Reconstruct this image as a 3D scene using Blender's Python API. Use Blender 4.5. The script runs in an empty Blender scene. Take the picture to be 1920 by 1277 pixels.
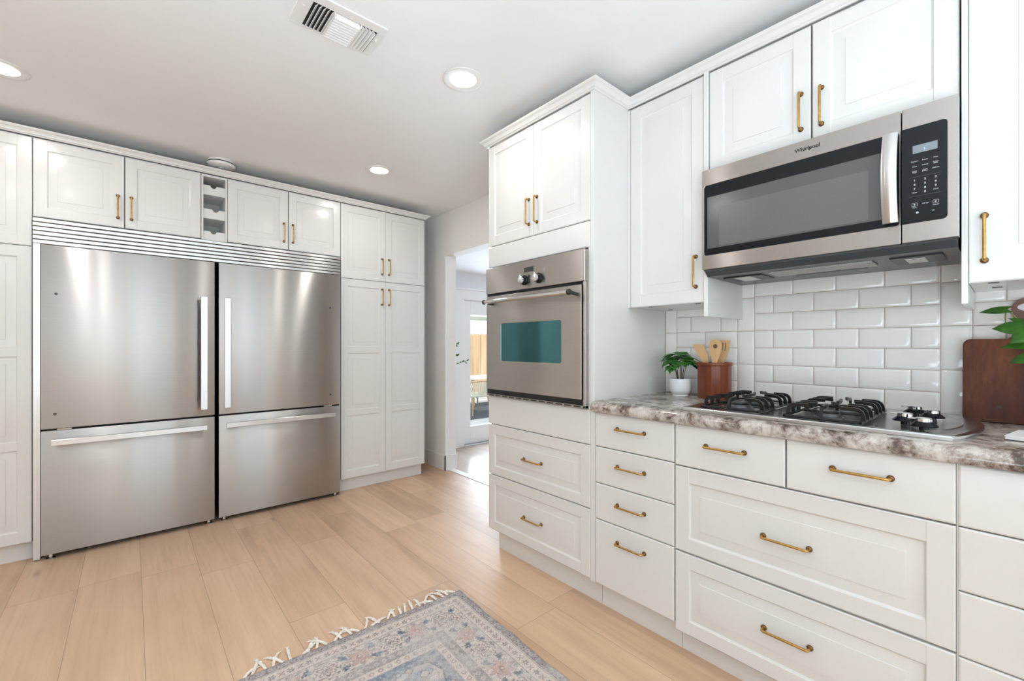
import bpy, bmesh, math, random
import numpy as np
from mathutils import Vector, Matrix
random.seed(7)
R = math.radians
SC = bpy.context.scene
COL = SC.collection

# ------------------------------------------------------------------ camera
cam_d = bpy.data.cameras.new('camera')
cam = bpy.data.objects.new('camera', cam_d); COL.objects.link(cam)
cam.location = (0, 0, 1.17)
cam.rotation_euler = (R(90), 0, R(48.91 - 90))
cam_d.sensor_width = 36.0
cam_d.lens = 818.0 / 1920 * 36.0
cam_d.shift_y = 10.2 / 1920
cam_d.clip_start = 0.02
SC.camera = cam

# ------------------------------------------------------------------ colour management, world, sun, daylight, added fill lights
SC.view_settings.view_transform = 'Standard'
SC.view_settings.look = 'None'
SC.view_settings.gamma = 1.0
SC.view_settings.use_curve_mapping = False
SC.view_settings.exposure = -0.14
try:
    SC.cycles.max_bounces = 14
    SC.cycles.diffuse_bounces = 10
    SC.cycles.glossy_bounces = 4
    SC.cycles.transparent_max_bounces = 12
    SC.cycles.sample_clamp_indirect = 4.0
    SC.cycles.caustics_reflective = False
    SC.cycles.caustics_refractive = False
    SC.cycles.use_denoising = True
except Exception:
    pass
W = bpy.data.worlds.new('sky'); SC.world = W
W.use_nodes = True
wb = W.node_tree.nodes['Background']
wb.inputs[0].default_value = (0.80, 0.90, 1.0, 1)
wb.inputs[1].default_value = 2.2

def lamp(name, kind, loc, rot, energy, color=(1, 1, 1), **kw):
    d = bpy.data.lights.new(name, kind); d.energy = energy; d.color = color
    for k, v in kw.items(): setattr(d, k, v)
    o = bpy.data.objects.new(name, d); COL.objects.link(o)
    o.location = loc; o.rotation_euler = rot
    return o
CEIL = 2.42
FAR_FLOOR = -0.2
FAR_CEIL = 2.17
lamp('sun', 'SUN', (0, -8, 10), (R(38), 0, R(-18)), 4.5, (1.0, 0.95, 0.87), angle=R(0.6))
# daylight through the sink window; the dining window light is added, unseen
lamp('daylight_sink_window', 'AREA', (0.75, -2.72, 1.50), (R(105), 0, 0), 23, (0.74, 0.87, 1.0), shape='RECTANGLE', size=1.8, size_y=1.25)
lamp('added_side_fill', 'AREA', (-3.62, -1.2, 1.25), (R(100), 0, R(-90)), 20, (0.80, 0.90, 1.0), shape='RECTANGLE', size=2.2, size_y=1.8)
# unseen upward area light, added behind the viewpoint to brighten the ceiling
lamp('added_ceiling_fill', 'AREA', (-0.75, -0.7, 0.70), (R(180), 0, 0), 128, (0.70, 0.865, 1.0), shape='RECTANGLE', size=2.6, size_y=1.8)
lamp('daylight_garden_door', 'AREA', (3.95, 5.02, 0.85), (R(-90), 0, 0), 80, (0.72, 0.83, 1.0), shape='RECTANGLE', size=0.9, size_y=1.7)
lamp('added_far_room_fill', 'AREA', (5.5, 5.02, 0.95), (R(-90), 0, 0), 135, (0.72, 0.83, 1.0), shape='RECTANGLE', size=1.2, size_y=1.3)  # added light at an unseen window, brightens the far room

# ------------------------------------------------------------------ materials
def new_mat(name):
    m = bpy.data.materials.new(name); m.use_nodes = True
    nt = m.node_tree; b = nt.nodes['Principled BSDF']
    return m, nt, b
def setp(b, **kw):
    for k, v in kw.items():
        k = k.replace('_', ' ')
        for cand in (k, k.title(), k.capitalize()):
            if cand in b.inputs:
                b.inputs[cand].default_value = v; break
def N(nt, kind, **kw):
    n = nt.nodes.new(kind)
    for k, v in kw.items(): setattr(n, k, v)
    return n
def L(nt, a, b): nt.links.new(a, b)
def math_n(nt, op, a, b=None, c=None):
    n = N(nt, 'ShaderNodeMath', operation=op)
    for i, v in enumerate((a, b, c)):
        if v is None: continue
        if isinstance(v, (int, float)): n.inputs[i].default_value = v
        else: L(nt, v, n.inputs[i])
    return n.outputs[0]
def ramp(nt, fac, stops):
    n = N(nt, 'ShaderNodeValToRGB')
    e = n.color_ramp.elements
    while len(e) > 1: e.remove(e[0])
    e[0].position = stops[0][0]; e[0].color = (*stops[0][1], 1)
    for p, c in stops[1:]:
        x = e.new(p); x.color = (*c, 1)
    L(nt, fac, n.inputs[0]); return n.outputs[0]
def mixc(nt, fac, a, b, blend='MIX'):
    n = N(nt, 'ShaderNodeMix', data_type='RGBA', blend_type=blend)
    for i, v in ((0, fac), (6, a), (7, b)):
        if isinstance(v, (int, float)): n.inputs[i].default_value = v
        elif isinstance(v, tuple): n.inputs[i].default_value = (*v, 1)
        else: L(nt, v, n.inputs[i])
    return n.outputs[2]
def coords(nt, scale=(1, 1, 1), kind='Object'):
    t = N(nt, 'ShaderNodeTexCoord'); m = N(nt, 'ShaderNodeMapping')
    m.inputs['Scale'].default_value = scale
    L(nt, t.outputs[kind], m.inputs[0]); return m.outputs[0]
def noise(nt, vec, scale, detail=4, rough=0.55, out=0):
    n = N(nt, 'ShaderNodeTexNoise'); n.inputs['Scale'].default_value = scale
    n.inputs['Detail'].default_value = detail; n.inputs['Roughness'].default_value = rough
    if vec is not None: L(nt, vec, n.inputs['Vector'])
    return n.outputs[out]
def bump(nt, b, h, strength, dist=0.01):
    n = N(nt, 'ShaderNodeBump'); n.inputs['Strength'].default_value = strength
    n.inputs['Distance'].default_value = dist
    L(nt, h, n.inputs['Height']); L(nt, n.outputs[0], b.inputs['Normal'])
def plain(name, col, rough=0.5, metal=0.0, spec=0.5, coat=0.0, var=0.03, vscale=6.0, bmp=0.0, bscale=200.0):
    """procedural: a base colour with a faint noise mottling"""
    m, nt, b = new_mat(name)
    v = coords(nt)
    f = noise(nt, v, vscale, 3)
    lo = tuple(max(0, c * (1 - var)) for c in col); hi = tuple(min(1, c * (1 + var)) for c in col)
    L(nt, ramp(nt, f, [(0.3, lo), (0.7, hi)]), b.inputs['Base Color'])
    setp(b, Roughness=rough, Metallic=metal)
    b.inputs['Specular IOR Level'].default_value = spec
    b.inputs['Coat Weight'].default_value = coat
    b.inputs['Coat Roughness'].default_value = 0.08
    if bmp: bump(nt, b, noise(nt, v, bscale, 2), bmp, 0.002)
    return m
def emit(name, col, strength):
    m, nt, b = new_mat(name)
    b.inputs['Base Color'].default_value = (*col, 1)
    b.inputs['Emission Color'].default_value = (*col, 1)
    b.inputs['Emission Strength'].default_value = strength
    return m

def steel(name, col, rough, aniso=0.75, rot=0.25, var=0.04):
    m, nt, b = new_mat(name)
    uv = N(nt, 'ShaderNodeUVMap'); uv.uv_map = 'brush'
    mp = N(nt, 'ShaderNodeMapping'); mp.inputs['Scale'].default_value = (1.5, 900, 1)
    L(nt, uv.outputs[0], mp.inputs[0])
    f = noise(nt, mp.outputs[0], 1.0, 3)
    lo = tuple(c * (1 - var) for c in col); hi = tuple(min(1, c * (1 + var)) for c in col)
    L(nt, ramp(nt, f, [(0.3, lo), (0.7, hi)]), b.inputs['Base Color'])
    setp(b, Roughness=rough, Metallic=1.0, Anisotropic=aniso)
    b.inputs['Anisotropic Rotation'].default_value = rot
    tg = N(nt, 'ShaderNodeTangent'); tg.direction_type = 'UV_MAP'; tg.uv_map = 'brush'
    L(nt, tg.outputs[0], b.inputs['Tangent'])
    return m

def thin_glass(name, tint=(0.97, 0.99, 0.98)):
    m = bpy.data.materials.new(name); m.use_nodes = True
    nt = m.node_tree; nt.nodes.remove(nt.nodes['Principled BSDF'])
    out = nt.nodes['Material Output']
    tr = N(nt, 'ShaderNodeBsdfTransparent'); tr.inputs[0].default_value = (*tint, 1)
    gl = N(nt, 'ShaderNodeBsdfGlossy'); gl.inputs['Roughness'].default_value = 0.02
    lw = N(nt, 'ShaderNodeLayerWeight'); lw.inputs[0].default_value = 0.5
    refl = math_n(nt, 'MULTIPLY_ADD', math_n(nt, 'POWER', lw.outputs['Facing'], 5.0), 0.96, 0.04)
    mx = N(nt, 'ShaderNodeMixShader')
    L(nt, refl, mx.inputs[0]); L(nt, tr.outputs[0], mx.inputs[1]); L(nt, gl.outputs[0], mx.inputs[2])
    L(nt, mx.outputs[0], out.inputs[0])
    return m

def plank_mat(name, a, b_, c, width, length, x0, rough=0.42, vx=0, seam=0.75):
    """long boards running along Y: random board tones, grain, a few knots, dark joints"""
    m, nt, b = new_mat(name)
    t = N(nt, 'ShaderNodeTexCoord'); s = N(nt, 'ShaderNodeSeparateXYZ')
    L(nt, t.outputs['Object'], s.inputs[0])
    xs = math_n(nt, 'DIVIDE', math_n(nt, 'SUBTRACT', s.outputs[0], x0), width)
    row = math_n(nt, 'FLOOR', xs); fx = math_n(nt, 'FRACT', xs)
    wn = N(nt, 'ShaderNodeTexWhiteNoise', noise_dimensions='1D'); L(nt, math_n(nt, 'ADD', row, 31.7), wn.inputs['W'])
    ys = math_n(nt, 'ADD', math_n(nt, 'DIVIDE', s.outputs[1], length), wn.outputs[0])
    brd = math_n(nt, 'FLOOR', ys); fy = math_n(nt, 'FRACT', ys)
    w2 = N(nt, 'ShaderNodeTexWhiteNoise', noise_dimensions='2D')
    cmb = N(nt, 'ShaderNodeCombineXYZ'); L(nt, row, cmb.inputs[0]); L(nt, brd, cmb.inputs[1])
    L(nt, cmb.outputs[0], w2.inputs['Vector'])
    off = N(nt, 'ShaderNodeVectorMath', operation='MULTIPLY_ADD')
    L(nt, w2.outputs['Color'], off.inputs[0]); off.inputs[1].default_value = (7, 7, 7); L(nt, t.outputs['Object'], off.inputs[2])
    mp = N(nt, 'ShaderNodeMapping'); mp.inputs['Scale'].default_value = (11, 0.9, 1); L(nt, off.outputs[0], mp.inputs[0])
    mp2 = N(nt, 'ShaderNodeMapping'); mp2.inputs['Scale'].default_value = (70, 2.2, 1); L(nt, off.outputs[0], mp2.inputs[0])
    mp3 = N(nt, 'ShaderNodeMapping'); mp3.inputs['Scale'].default_value = (5.0, 2.4, 1); L(nt, off.outputs[0], mp3.inputs[0])
    g1 = noise(nt, mp.outputs[0], 1.0, 5, 0.6); g2 = noise(nt, mp2.outputs[0], 1.0, 4, 0.6); g3 = noise(nt, mp3.outputs[0], 1.0, 3, 0.6)
    tone = math_n(nt, 'ADD', math_n(nt, 'MULTIPLY', g1, 0.62), math_n(nt, 'MULTIPLY', w2.outputs[0], 0.22))
    tone = math_n(nt, 'ADD', tone, math_n(nt, 'MULTIPLY', g3, 0.25))
    base = ramp(nt, tone, [(0.36, c), (0.53, b_), (0.72, a)])
    fib = ramp(nt, g2, [(0.50, (0,) * 3), (0.72, (0.42,) * 3)])
    base = mixc(nt, fib, base, c)
    vk = N(nt, 'ShaderNodeTexVoronoi'); vk.inputs['Scale'].default_value = 1.0
    mpk = N(nt, 'ShaderNodeMapping'); mpk.inputs['Scale'].default_value = (4.2, 1.15, 1); L(nt, off.outputs[0], mpk.inputs[0])
    L(nt, mpk.outputs[0], vk.inputs['Vector'])
    knot = ramp(nt, math_n(nt, 'ADD', vk.outputs['Distance'], math_n(nt, 'MULTIPLY', g2, 0.06)), [(0.045, (0.55,) * 3), (0.11, (0,) * 3)])
    base = mixc(nt, knot, base, tuple(x * 0.45 for x in c))
    # joints
    ex = math_n(nt, 'MULTIPLY', math_n(nt, 'MINIMUM', fx, math_n(nt, 'SUBTRACT', 1.0, fx)), width)
    ey = math_n(nt, 'MULTIPLY', math_n(nt, 'MINIMUM', fy, math_n(nt, 'SUBTRACT', 1.0, fy)), length)
    e = math_n(nt, 'MINIMUM', ex, ey)
    j = math_n(nt, 'LESS_THAN', e, 0.0010)
    base = mixc(nt, math_n(nt, 'MULTIPLY', j, seam), base, tuple(x * 0.5 for x in c))
    L(nt, base, b.inputs['Base Color'])
    setp(b, Roughness=rough)
    b.inputs['Specular IOR Level'].default_value = 0.42
    h = math_n(nt, 'SUBTRACT', math_n(nt, 'MULTIPLY', g2, 0.25), j)
    bump(nt, b, h, 0.18, 0.002)
    return m

def granite_mat():
    m, nt, b = new_mat('granite')
    v = coords(nt, (1, 1, 1))
    n0 = N(nt, 'ShaderNodeTexNoise'); n0.inputs['Scale'].default_value = 5; L(nt, v, n0.inputs['Vector'])
    dis = N(nt, 'ShaderNodeVectorMath', operation='MULTIPLY_ADD')
    L(nt, n0.outputs['Color'], dis.inputs[0]); dis.inputs[1].default_value = (0.10, 0.10, 0.10); L(nt, v, dis.inputs[2])
    w = dis.outputs[0]
    big = noise(nt, w, 11, 6, 0.62); mid = noise(nt, w, 38, 6, 0.7); fine = noise(nt, w, 150, 3, 0.7)
    f = math_n(nt, 'ADD', math_n(nt, 'MULTIPLY', big, 0.55), math_n(nt, 'MULTIPLY', mid, 0.45))
    base = ramp(nt, f, [(0.36, (0.030, 0.022, 0.018)), (0.425, (0.12, 0.085, 0.065)), (0.465, (0.27, 0.22, 0.185)), (0.53, (0.47, 0.42, 0.375)), (0.68, (0.68, 0.64, 0.59))])
    sp = ramp(nt, fine, [(0.30, (0.45,) * 3), (0.44, (0,) * 3)])
    base = mixc(nt, sp, base, (0.10, 0.08, 0.07))
    L(nt, base, b.inputs['Base Color'])
    setp(b, Roughness=0.12); b.inputs['Specular IOR Level'].default_value = 0.5
    return m

def wood_mat(name, dark, mid, light, axis=2, scale=7.0, rough=0.35, coat=0.2, stretch=0.12):
    m, nt, b = new_mat(name)
    sc = [1.0, 1.0, 1.0]; sc[axis] = stretch
    v = coords(nt, tuple(sc))
    d = N(nt, 'ShaderNodeTexNoise'); d.inputs['Scale'].default_value = scale; d.inputs['Detail'].default_value = 5
    L(nt, v, d.inputs['Vector'])
    g = noise(nt, v, scale * 12, 3, 0.6)
    f = math_n(nt, 'ADD', math_n(nt, 'MULTIPLY', d.outputs[0], 0.8), math_n(nt, 'MULTIPLY', g, 0.2))
    L(nt, ramp(nt, f, [(0.32, dark), (0.5, mid), (0.68, light)]), b.inputs['Base Color'])
    setp(b, Roughness=rough); b.inputs['Coat Weight'].default_value = coat; b.inputs['Coat Roughness'].default_value = 0.15
    return m

def stave_mat(name, tones, n, scale=16):
    """turned crock glued up from vertical staves of differing tone"""
    m, nt, b = new_mat(name)
    t = N(nt, 'ShaderNodeTexCoord'); sp = N(nt, 'ShaderNodeSeparateXYZ'); L(nt, t.outputs['Object'], sp.inputs[0])
    an = math_n(nt, 'ARCTAN2', sp.outputs[1], sp.outputs[0])
    k = math_n(nt, 'FLOOR', math_n(nt, 'MULTIPLY', an, n / (2 * math.pi)))
    wn = N(nt, 'ShaderNodeTexWhiteNoise', noise_dimensions='1D'); L(nt, math_n(nt, 'ADD', k, 5.3), wn.inputs['W'])
    off = N(nt, 'ShaderNodeVectorMath', operation='MULTIPLY_ADD'); L(nt, wn.outputs['Color'], off.inputs[0]); off.inputs[1].default_value = (3, 3, 3); L(nt, t.outputs['Object'], off.inputs[2])
    mp = N(nt, 'ShaderNodeMapping'); mp.inputs['Scale'].default_value = (1, 1, 0.14); L(nt, off.outputs[0], mp.inputs[0])
    g = noise(nt, mp.outputs[0], scale * 3, 5, 0.6)
    f = math_n(nt, 'ADD', math_n(nt, 'MULTIPLY', wn.outputs[0], 0.75), math_n(nt, 'MULTIPLY', math_n(nt, 'SUBTRACT', g, 0.5), 0.9))
    L(nt, ramp(nt, f, [(0.05, tones[0]), (0.45, tones[1]), (0.85, tones[2])]), b.inputs['Base Color'])
    setp(b, Roughness=0.3); b.inputs['Specular IOR Level'].default_value = 0.35
    b.inputs['Coat Weight'].default_value = 0.15; b.inputs['Coat Roughness'].default_value = 0.12
    return m

def attr_mat(name, rough, att='pattern'):
    m, nt, b = new_mat(name)
    a = N(nt, 'ShaderNodeVertexColor'); a.layer_name = att
    v = coords(nt)
    w1 = noise(nt, coords(nt, (420, 170, 1)), 1.0, 2)
    f = ramp(nt, w1, [(0.3, (0.80,) * 3), (0.7, (1.12,) * 3)])
    L(nt, mixc(nt, 1.0, a.outputs[0], f, 'MULTIPLY'), b.inputs['Base Color'])
    setp(b, Roughness=rough); b.inputs['Specular IOR Level'].default_value = 0.1
    bump(nt, b, noise(nt, coords(nt, (900, 350, 1)), 1.0, 2), 0.35, 0.002)
    return m

def leaf_mat(name, dark, light):
    m, nt, b = new_mat(name)
    f = noise(nt, coords(nt), 18, 3)
    L(nt, ramp(nt, f, [(0.35, dark), (0.65, light)]), b.inputs['Base Color'])
    setp(b, Roughness=0.38); b.inputs['Specular IOR Level'].default_value = 0.45
    b.inputs['Subsurface Weight'].default_value = 0.0
    return m

M = {}
M['paint'] = plain('cabinet_white_paint', (0.70, 0.692, 0.672), 0.20, spec=0.42, var=0.004)
M['wall'] = plain('wall_paint', (0.83, 0.815, 0.79), 0.6, spec=0.25, var=0.012, bmp=0.10, bscale=90)
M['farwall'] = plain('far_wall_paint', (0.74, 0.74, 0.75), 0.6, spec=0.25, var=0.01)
M['ceil'] = plain('ceiling_paint', (0.86, 0.865, 0.865), 0.75, spec=0.2, var=0.01, bmp=0.10, bscale=70)
M['trim'] = plain('trim_white', (0.80, 0.79, 0.77), 0.35, spec=0.4, var=0.006)
M['floor'] = plank_mat('oak_planks', (0.72, 0.505, 0.345), (0.63, 0.425, 0.28), (0.49, 0.32, 0.205), 0.232, 1.24, 0.019)
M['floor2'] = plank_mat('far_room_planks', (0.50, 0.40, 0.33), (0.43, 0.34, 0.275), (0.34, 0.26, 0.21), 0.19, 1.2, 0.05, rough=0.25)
M['steel'] = steel('brushed_stainless', (0.51, 0.495, 0.48), 0.33, 1.0)
M['steel_dark'] = steel('oven_stainless', (0.54, 0.51, 0.485), 0.31, 1.0)
M['steel_bright'] = steel('polished_stainless', (0.68, 0.675, 0.67), 0.28, 0.9)
M['steel_micro'] = steel('microwave_stainless', (0.47, 0.44, 0.42), 0.27, 1.0)
M['cooksteel'] = steel('cooktop_stainless', (0.55, 0.55, 0.55), 0.20, 0.3)
M['burner'] = plain('burner_grey', (0.10, 0.10, 0.105), 0.35, metal=0.6, var=0.1)
M['chrome'] = plain('chrome', (0.78, 0.78, 0.78), 0.08, metal=1.0, var=0.01)
M['brass'] = plain('aged_brass', (0.50, 0.30, 0.085), 0.30, metal=1.0, var=0.15, vscale=60)
M['brassdark'] = plain('dark_brass', (0.20, 0.105, 0.04), 0.35, metal=1.0, var=0.2, vscale=80)
M['black'] = plain('black_plastic', (0.012, 0.012, 0.013), 0.35, var=0.1)
M['blackgloss'] = plain('black_glass', (0.008, 0.009, 0.011), 0.06, var=0.05, spec=0.22)
M['gap'] = plain('dark_gap', (0.02, 0.019, 0.018), 0.8, var=0.1)  # near-black: paints the shade in gaps, slots and openings, and covers appliance bodies
M['iron'] = plain('cast_iron', (0.010, 0.010, 0.010), 0.30, var=0.2, vscale=90, spec=0.38)
M['greyplastic'] = plain('dark_grey_plastic', (0.055, 0.06, 0.065), 0.30, var=0.06)
M['screen'] = plain('oven_window_screen', (0.115, 0.115, 0.11), 0.22, var=0.03, vscale=300)
M['screen2'] = plain('oven_window_inner', (0.085, 0.086, 0.085), 0.18, var=0.03)
M['lcd'] = plain('lcd_grey', (0.20, 0.23, 0.25), 0.25, var=0.03)
M['legend'] = plain('printed_legend', (0.42, 0.45, 0.48), 0.5, var=0.02)
M['legend_dim'] = plain('printed_legend_dim', (0.07, 0.075, 0.085), 0.5, var=0.02)
M['bluedigit'] = emit('blue_digit', (0.15, 0.5, 1.0), 1.6)
M['ovenglass'] = plain('oven_glass', (0.07, 0.20, 0.215), 0.07, metal=0.85, var=0.10, vscale=3)
M['filter'] = plain('filter_mesh', (0.42, 0.41, 0.39), 0.45, metal=0.6, var=0.5, vscale=420, bmp=0.8, bscale=420)
M['lampcover'] = plain('lamp_cover', (0.62, 0.62, 0.60), 0.3, var=0.08, vscale=90)
M['granite'] = granite_mat()
M['tile'] = plain('glazed_tile', (0.84, 0.815, 0.785), 0.07, spec=0.55, var=0.012, vscale=9)
M['grout'] = plain('grout', (0.52, 0.44, 0.40), 0.9, var=0.10, vscale=60)
M['crock'] = stave_mat('crock_wood', ((0.085, 0.018, 0.007), (0.19, 0.042, 0.012), (0.33, 0.085, 0.02)), 12)
M['board'] = wood_mat('acacia_board', (0.040, 0.011, 0.006), (0.095, 0.027, 0.012), (0.20, 0.066, 0.028), 2, 11, 0.48, 0.0, 0.16)
M['board'].node_tree.nodes['Principled BSDF'].inputs['Specular IOR Level'].default_value = 0.25
M['walnut'] = wood_mat('walnut_paddle', (0.10, 0.045, 0.03), (0.17, 0.085, 0.06), (0.25, 0.13, 0.09), 2, 14, 0.5, 0.0, 0.15)
M['bamboo'] = wood_mat('bamboo', (0.54, 0.32, 0.14), (0.64, 0.40, 0.19), (0.70, 0.46, 0.24), 2, 12, 0.5, 0.0, 0.08)
M['ceramic'] = plain('white_ceramic', (0.78, 0.78, 0.80), 0.28, var=0.01)
M['soil'] = plain('soil', (0.035, 0.022, 0.015), 0.95, var=0.5, vscale=120)
M['leaf'] = leaf_mat('leaf_green', (0.018, 0.085, 0.012), (0.045, 0.19, 0.022))
M['leaf2'] = leaf_mat('pothos_green', (0.016, 0.075, 0.008), (0.050, 0.165, 0.014))
M['stem'] = plain('plant_stem', (0.085, 0.055, 0.03), 0.6, var=0.2, vscale=40)
M['greenstem'] = plain('green_stem', (0.14, 0.17, 0.04), 0.5, var=0.2, vscale=40)
M['cotton'] = plain('cotton_cord', (0.80, 0.75, 0.67), 0.95, spec=0.1, var=0.10, vscale=120)
M['rug'] = attr_mat('woven_rug', 0.95)
M['paper'] = plain('white_cover', (0.80, 0.80, 0.80), 0.4, var=0.01)
M['bulb'] = emit('led_lens', (1.0, 0.95, 0.88), 9.0)
M['fence'] = wood_mat('cedar_fence', (0.36, 0.22, 0.12), (0.50, 0.33, 0.19), (0.62, 0.44, 0.28), 2, 6, 0.85, 0.0, 0.08)
M['patio'] = plain('patio_concrete', (0.55, 0.53, 0.50), 0.9, var=0.08, vscale=8)
M['outrug'] = plain('outdoor_rug', (0.055, 0.065, 0.08), 0.95, var=0.3, vscale=14)
M['rope'] = plain('woven_rope', (0.62, 0.57, 0.46), 0.9, var=0.12, vscale=60)
M['teak'] = wood_mat('teak', (0.30, 0.19, 0.10), (0.42, 0.28, 0.16), (0.50, 0.35, 0.21), 2, 10, 0.7, 0.0, 0.1)
M['beam'] = plain('patio_beam_paint', (0.30, 0.31, 0.24), 0.6, var=0.06)
M['glass'] = thin_glass('window_glass')

# ------------------------------------------------------------------ mesh helpers
class MB:
    def __init__(s): s.bm = bmesh.new(); s.mi = 0
    def _f(s, vs):
        try:
            f = s.bm.faces.new(vs); f.material_index = s.mi; return f
        except ValueError: return None
    def box(s, x0, x1, y0, y1, z0, z1, bev=0.0, seg=2):
        x0, x1 = sorted((x0, x1)); y0, y1 = sorted((y0, y1)); z0, z1 = sorted((z0, z1))
        c = [(x0, y0, z0), (x1, y0, z0), (x1, y1, z0), (x0, y1, z0), (x0, y0, z1), (x1, y0, z1), (x1, y1, z1), (x0, y1, z1)]
        v = [s.bm.verts.new(p) for p in c]
        fs = [s._f([v[i] for i in q]) for q in ((0, 3, 2, 1), (4, 5, 6, 7), (0, 1, 5, 4), (1, 2, 6, 5), (2, 3, 7, 6), (3, 0, 4, 7))]
        if bev > 0:
            es = list({e for f in fs for e in f.edges})
            r = bmesh.ops.bevel(s.bm, geom=es, offset=bev, segments=seg, affect='EDGES', profile=0.5)
            for f in r['faces']: f.material_index = s.mi
        return s
    def loft(s, loops, cap0=True, cap1=True, closed=True):
        vv = [[s.bm.verts.new(p) for p in lp] for lp in loops]
        n = len(vv[0])
        for a, b in zip(vv, vv[1:]):
            for i in range(n if closed else n - 1):
                j = (i + 1) % n
                s._f([a[i], a[j], b[j], b[i]])
        if cap0: s._f(vv[0][::-1])
        if cap1: s._f(vv[-1])
        return vv
    def cyl(s, p0, p1, r0, r1=None, n=20):
        r1 = r0 if r1 is None else r1
        p0, p1 = Vector(p0), Vector(p1); d = (p1 - p0).normalized()
        u = d.orthogonal().normalized(); w = d.cross(u)
        def ring(p, r): return [p + (u * math.cos(2 * math.pi * i / n) + w * math.sin(2 * math.pi * i / n)) * r for i in range(n)]
        s.loft([ring(p0, r0), ring(p1, r1)]); return s
    def tube(s, path, r, n=8, closed=False):
        P = [Vector(p) for p in path]; m = len(P)
        rr = r if isinstance(r, (list, tuple)) else [r] * m
        loops = []; u = None
        for i in range(m):
            if closed: d = (P[(i + 1) % m] - P[i - 1]).normalized()
            else: d = (P[min(i + 1, m - 1)] - P[max(i - 1, 0)]).normalized()
            if u is None: u = d.orthogonal().normalized()
            else:
                u = (u - d * u.dot(d))
                u = u.normalized() if u.length > 1e-6 else d.orthogonal().normalized()
            w = d.cross(u)
            loops.append([P[i] + (u * math.cos(2 * math.pi * k / n) + w * math.sin(2 * math.pi * k / n)) * rr[i] for k in range(n)])
        if closed: loops.append(loops[0]); s.loft(loops, False, False)
        else: s.loft(loops)
        return s
    def lathe(s, prof, c, axis=(0, 0, 1), n=36, cap0=True, cap1=True):
        c = Vector(c); d = Vector(axis).normalized()
        u = d.orthogonal().normalized(); w = d.cross(u)
        loops = [[c + d * z + (u * math.cos(2 * math.pi * i / n) + w * math.sin(2 * math.pi * i / n)) * max(r, 1e-5) for i in range(n)] for r, z in prof]
        s.loft(loops, cap0, cap1); return s
    def prism(s, pts, fn, a, b):
        """pts 2D outline, fn(p, q, depth) -> xyz"""
        s.loft([[fn(p[0], p[1], a) for p in pts], [fn(p[0], p[1], b) for p in pts]]); return s
    def build(s, name, mat, parent=None, smooth=True, angle=32):
        bm = s.bm
        bmesh.ops.remove_doubles(bm, verts=bm.verts, dist=1e-6)
        bmesh.ops.recalc_face_normals(bm, faces=bm.faces)
        me = bpy.data.meshes.new(name)
        uvl = bm.loops.layers.uv.new('brush')
        for f in bm.faces:
            for l in f.loops:
                p = l.vert.co; l[uvl].uv = (p.x + p.y, p.z + 0.31 * (p.y - p.x if abs(f.normal.z) > 0.8 else 0))
        org = Vector((0, 0, 0))
        if parent is not None:
            q = parent
            while q is not None: org = org + Vector(q.location); q = q.parent
        bm.to_mesh(me); bm.free()
        if parent is None and len(me.vertices):
            co = np.zeros(len(me.vertices) * 3); me.vertices.foreach_get('co', co); co = co.reshape(-1, 3)
            lo, hi = co.min(0), co.max(0)
            org = Vector(((lo[0] + hi[0]) / 2, (lo[1] + hi[1]) / 2, lo[2]))
        me.transform(Matrix.Translation(-org))
        for m in (mat if isinstance(mat, (list, tuple)) else [mat]): me.materials.append(m)
        if smooth:
            me.shade_smooth(); me.set_sharp_from_angle(angle=R(angle))
        o = bpy.data.objects.new(name, me); COL.objects.link(o)
        if parent is not None: o.parent = parent
        else: o.location = org
        return o

def tag(o, label=None, cat=None, group=None, kind=None):
    if label: o['label'] = label
    if cat: o['category'] = cat
    if group: o['group'] = group
    if kind: o['kind'] = kind
    return o
def thing(name, loc, label, cat, group=None):
    o = bpy.data.objects.new(name, None); COL.objects.link(o); o.location = loc
    o.empty_display_size = 0.1
    return tag(o, label, cat, group)
def struct(name, mb, mat, label=None, smooth=False):
    return tag(mb.build(name, mat, None, smooth), label, None, None, 'structure')
def copy_tree(o, parent=None):
    c = o.copy(); COL.objects.link(c)
    if parent is not None: c.parent = parent
    for ch in list(o.children): copy_tree(ch, c)
    return c

XB = 1.55     # plane of the cooktop-side cabinet fronts (facing -X)
YA = 3.50     # plane of the refrigerator-side cabinet fronts (facing -Y)
def frB(x0=XB): return lambda r, d, w: Vector((x0 - d, r, w))
def frA(y0=YA): return lambda r, d, w: Vector((r, y0 - d, w))

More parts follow.
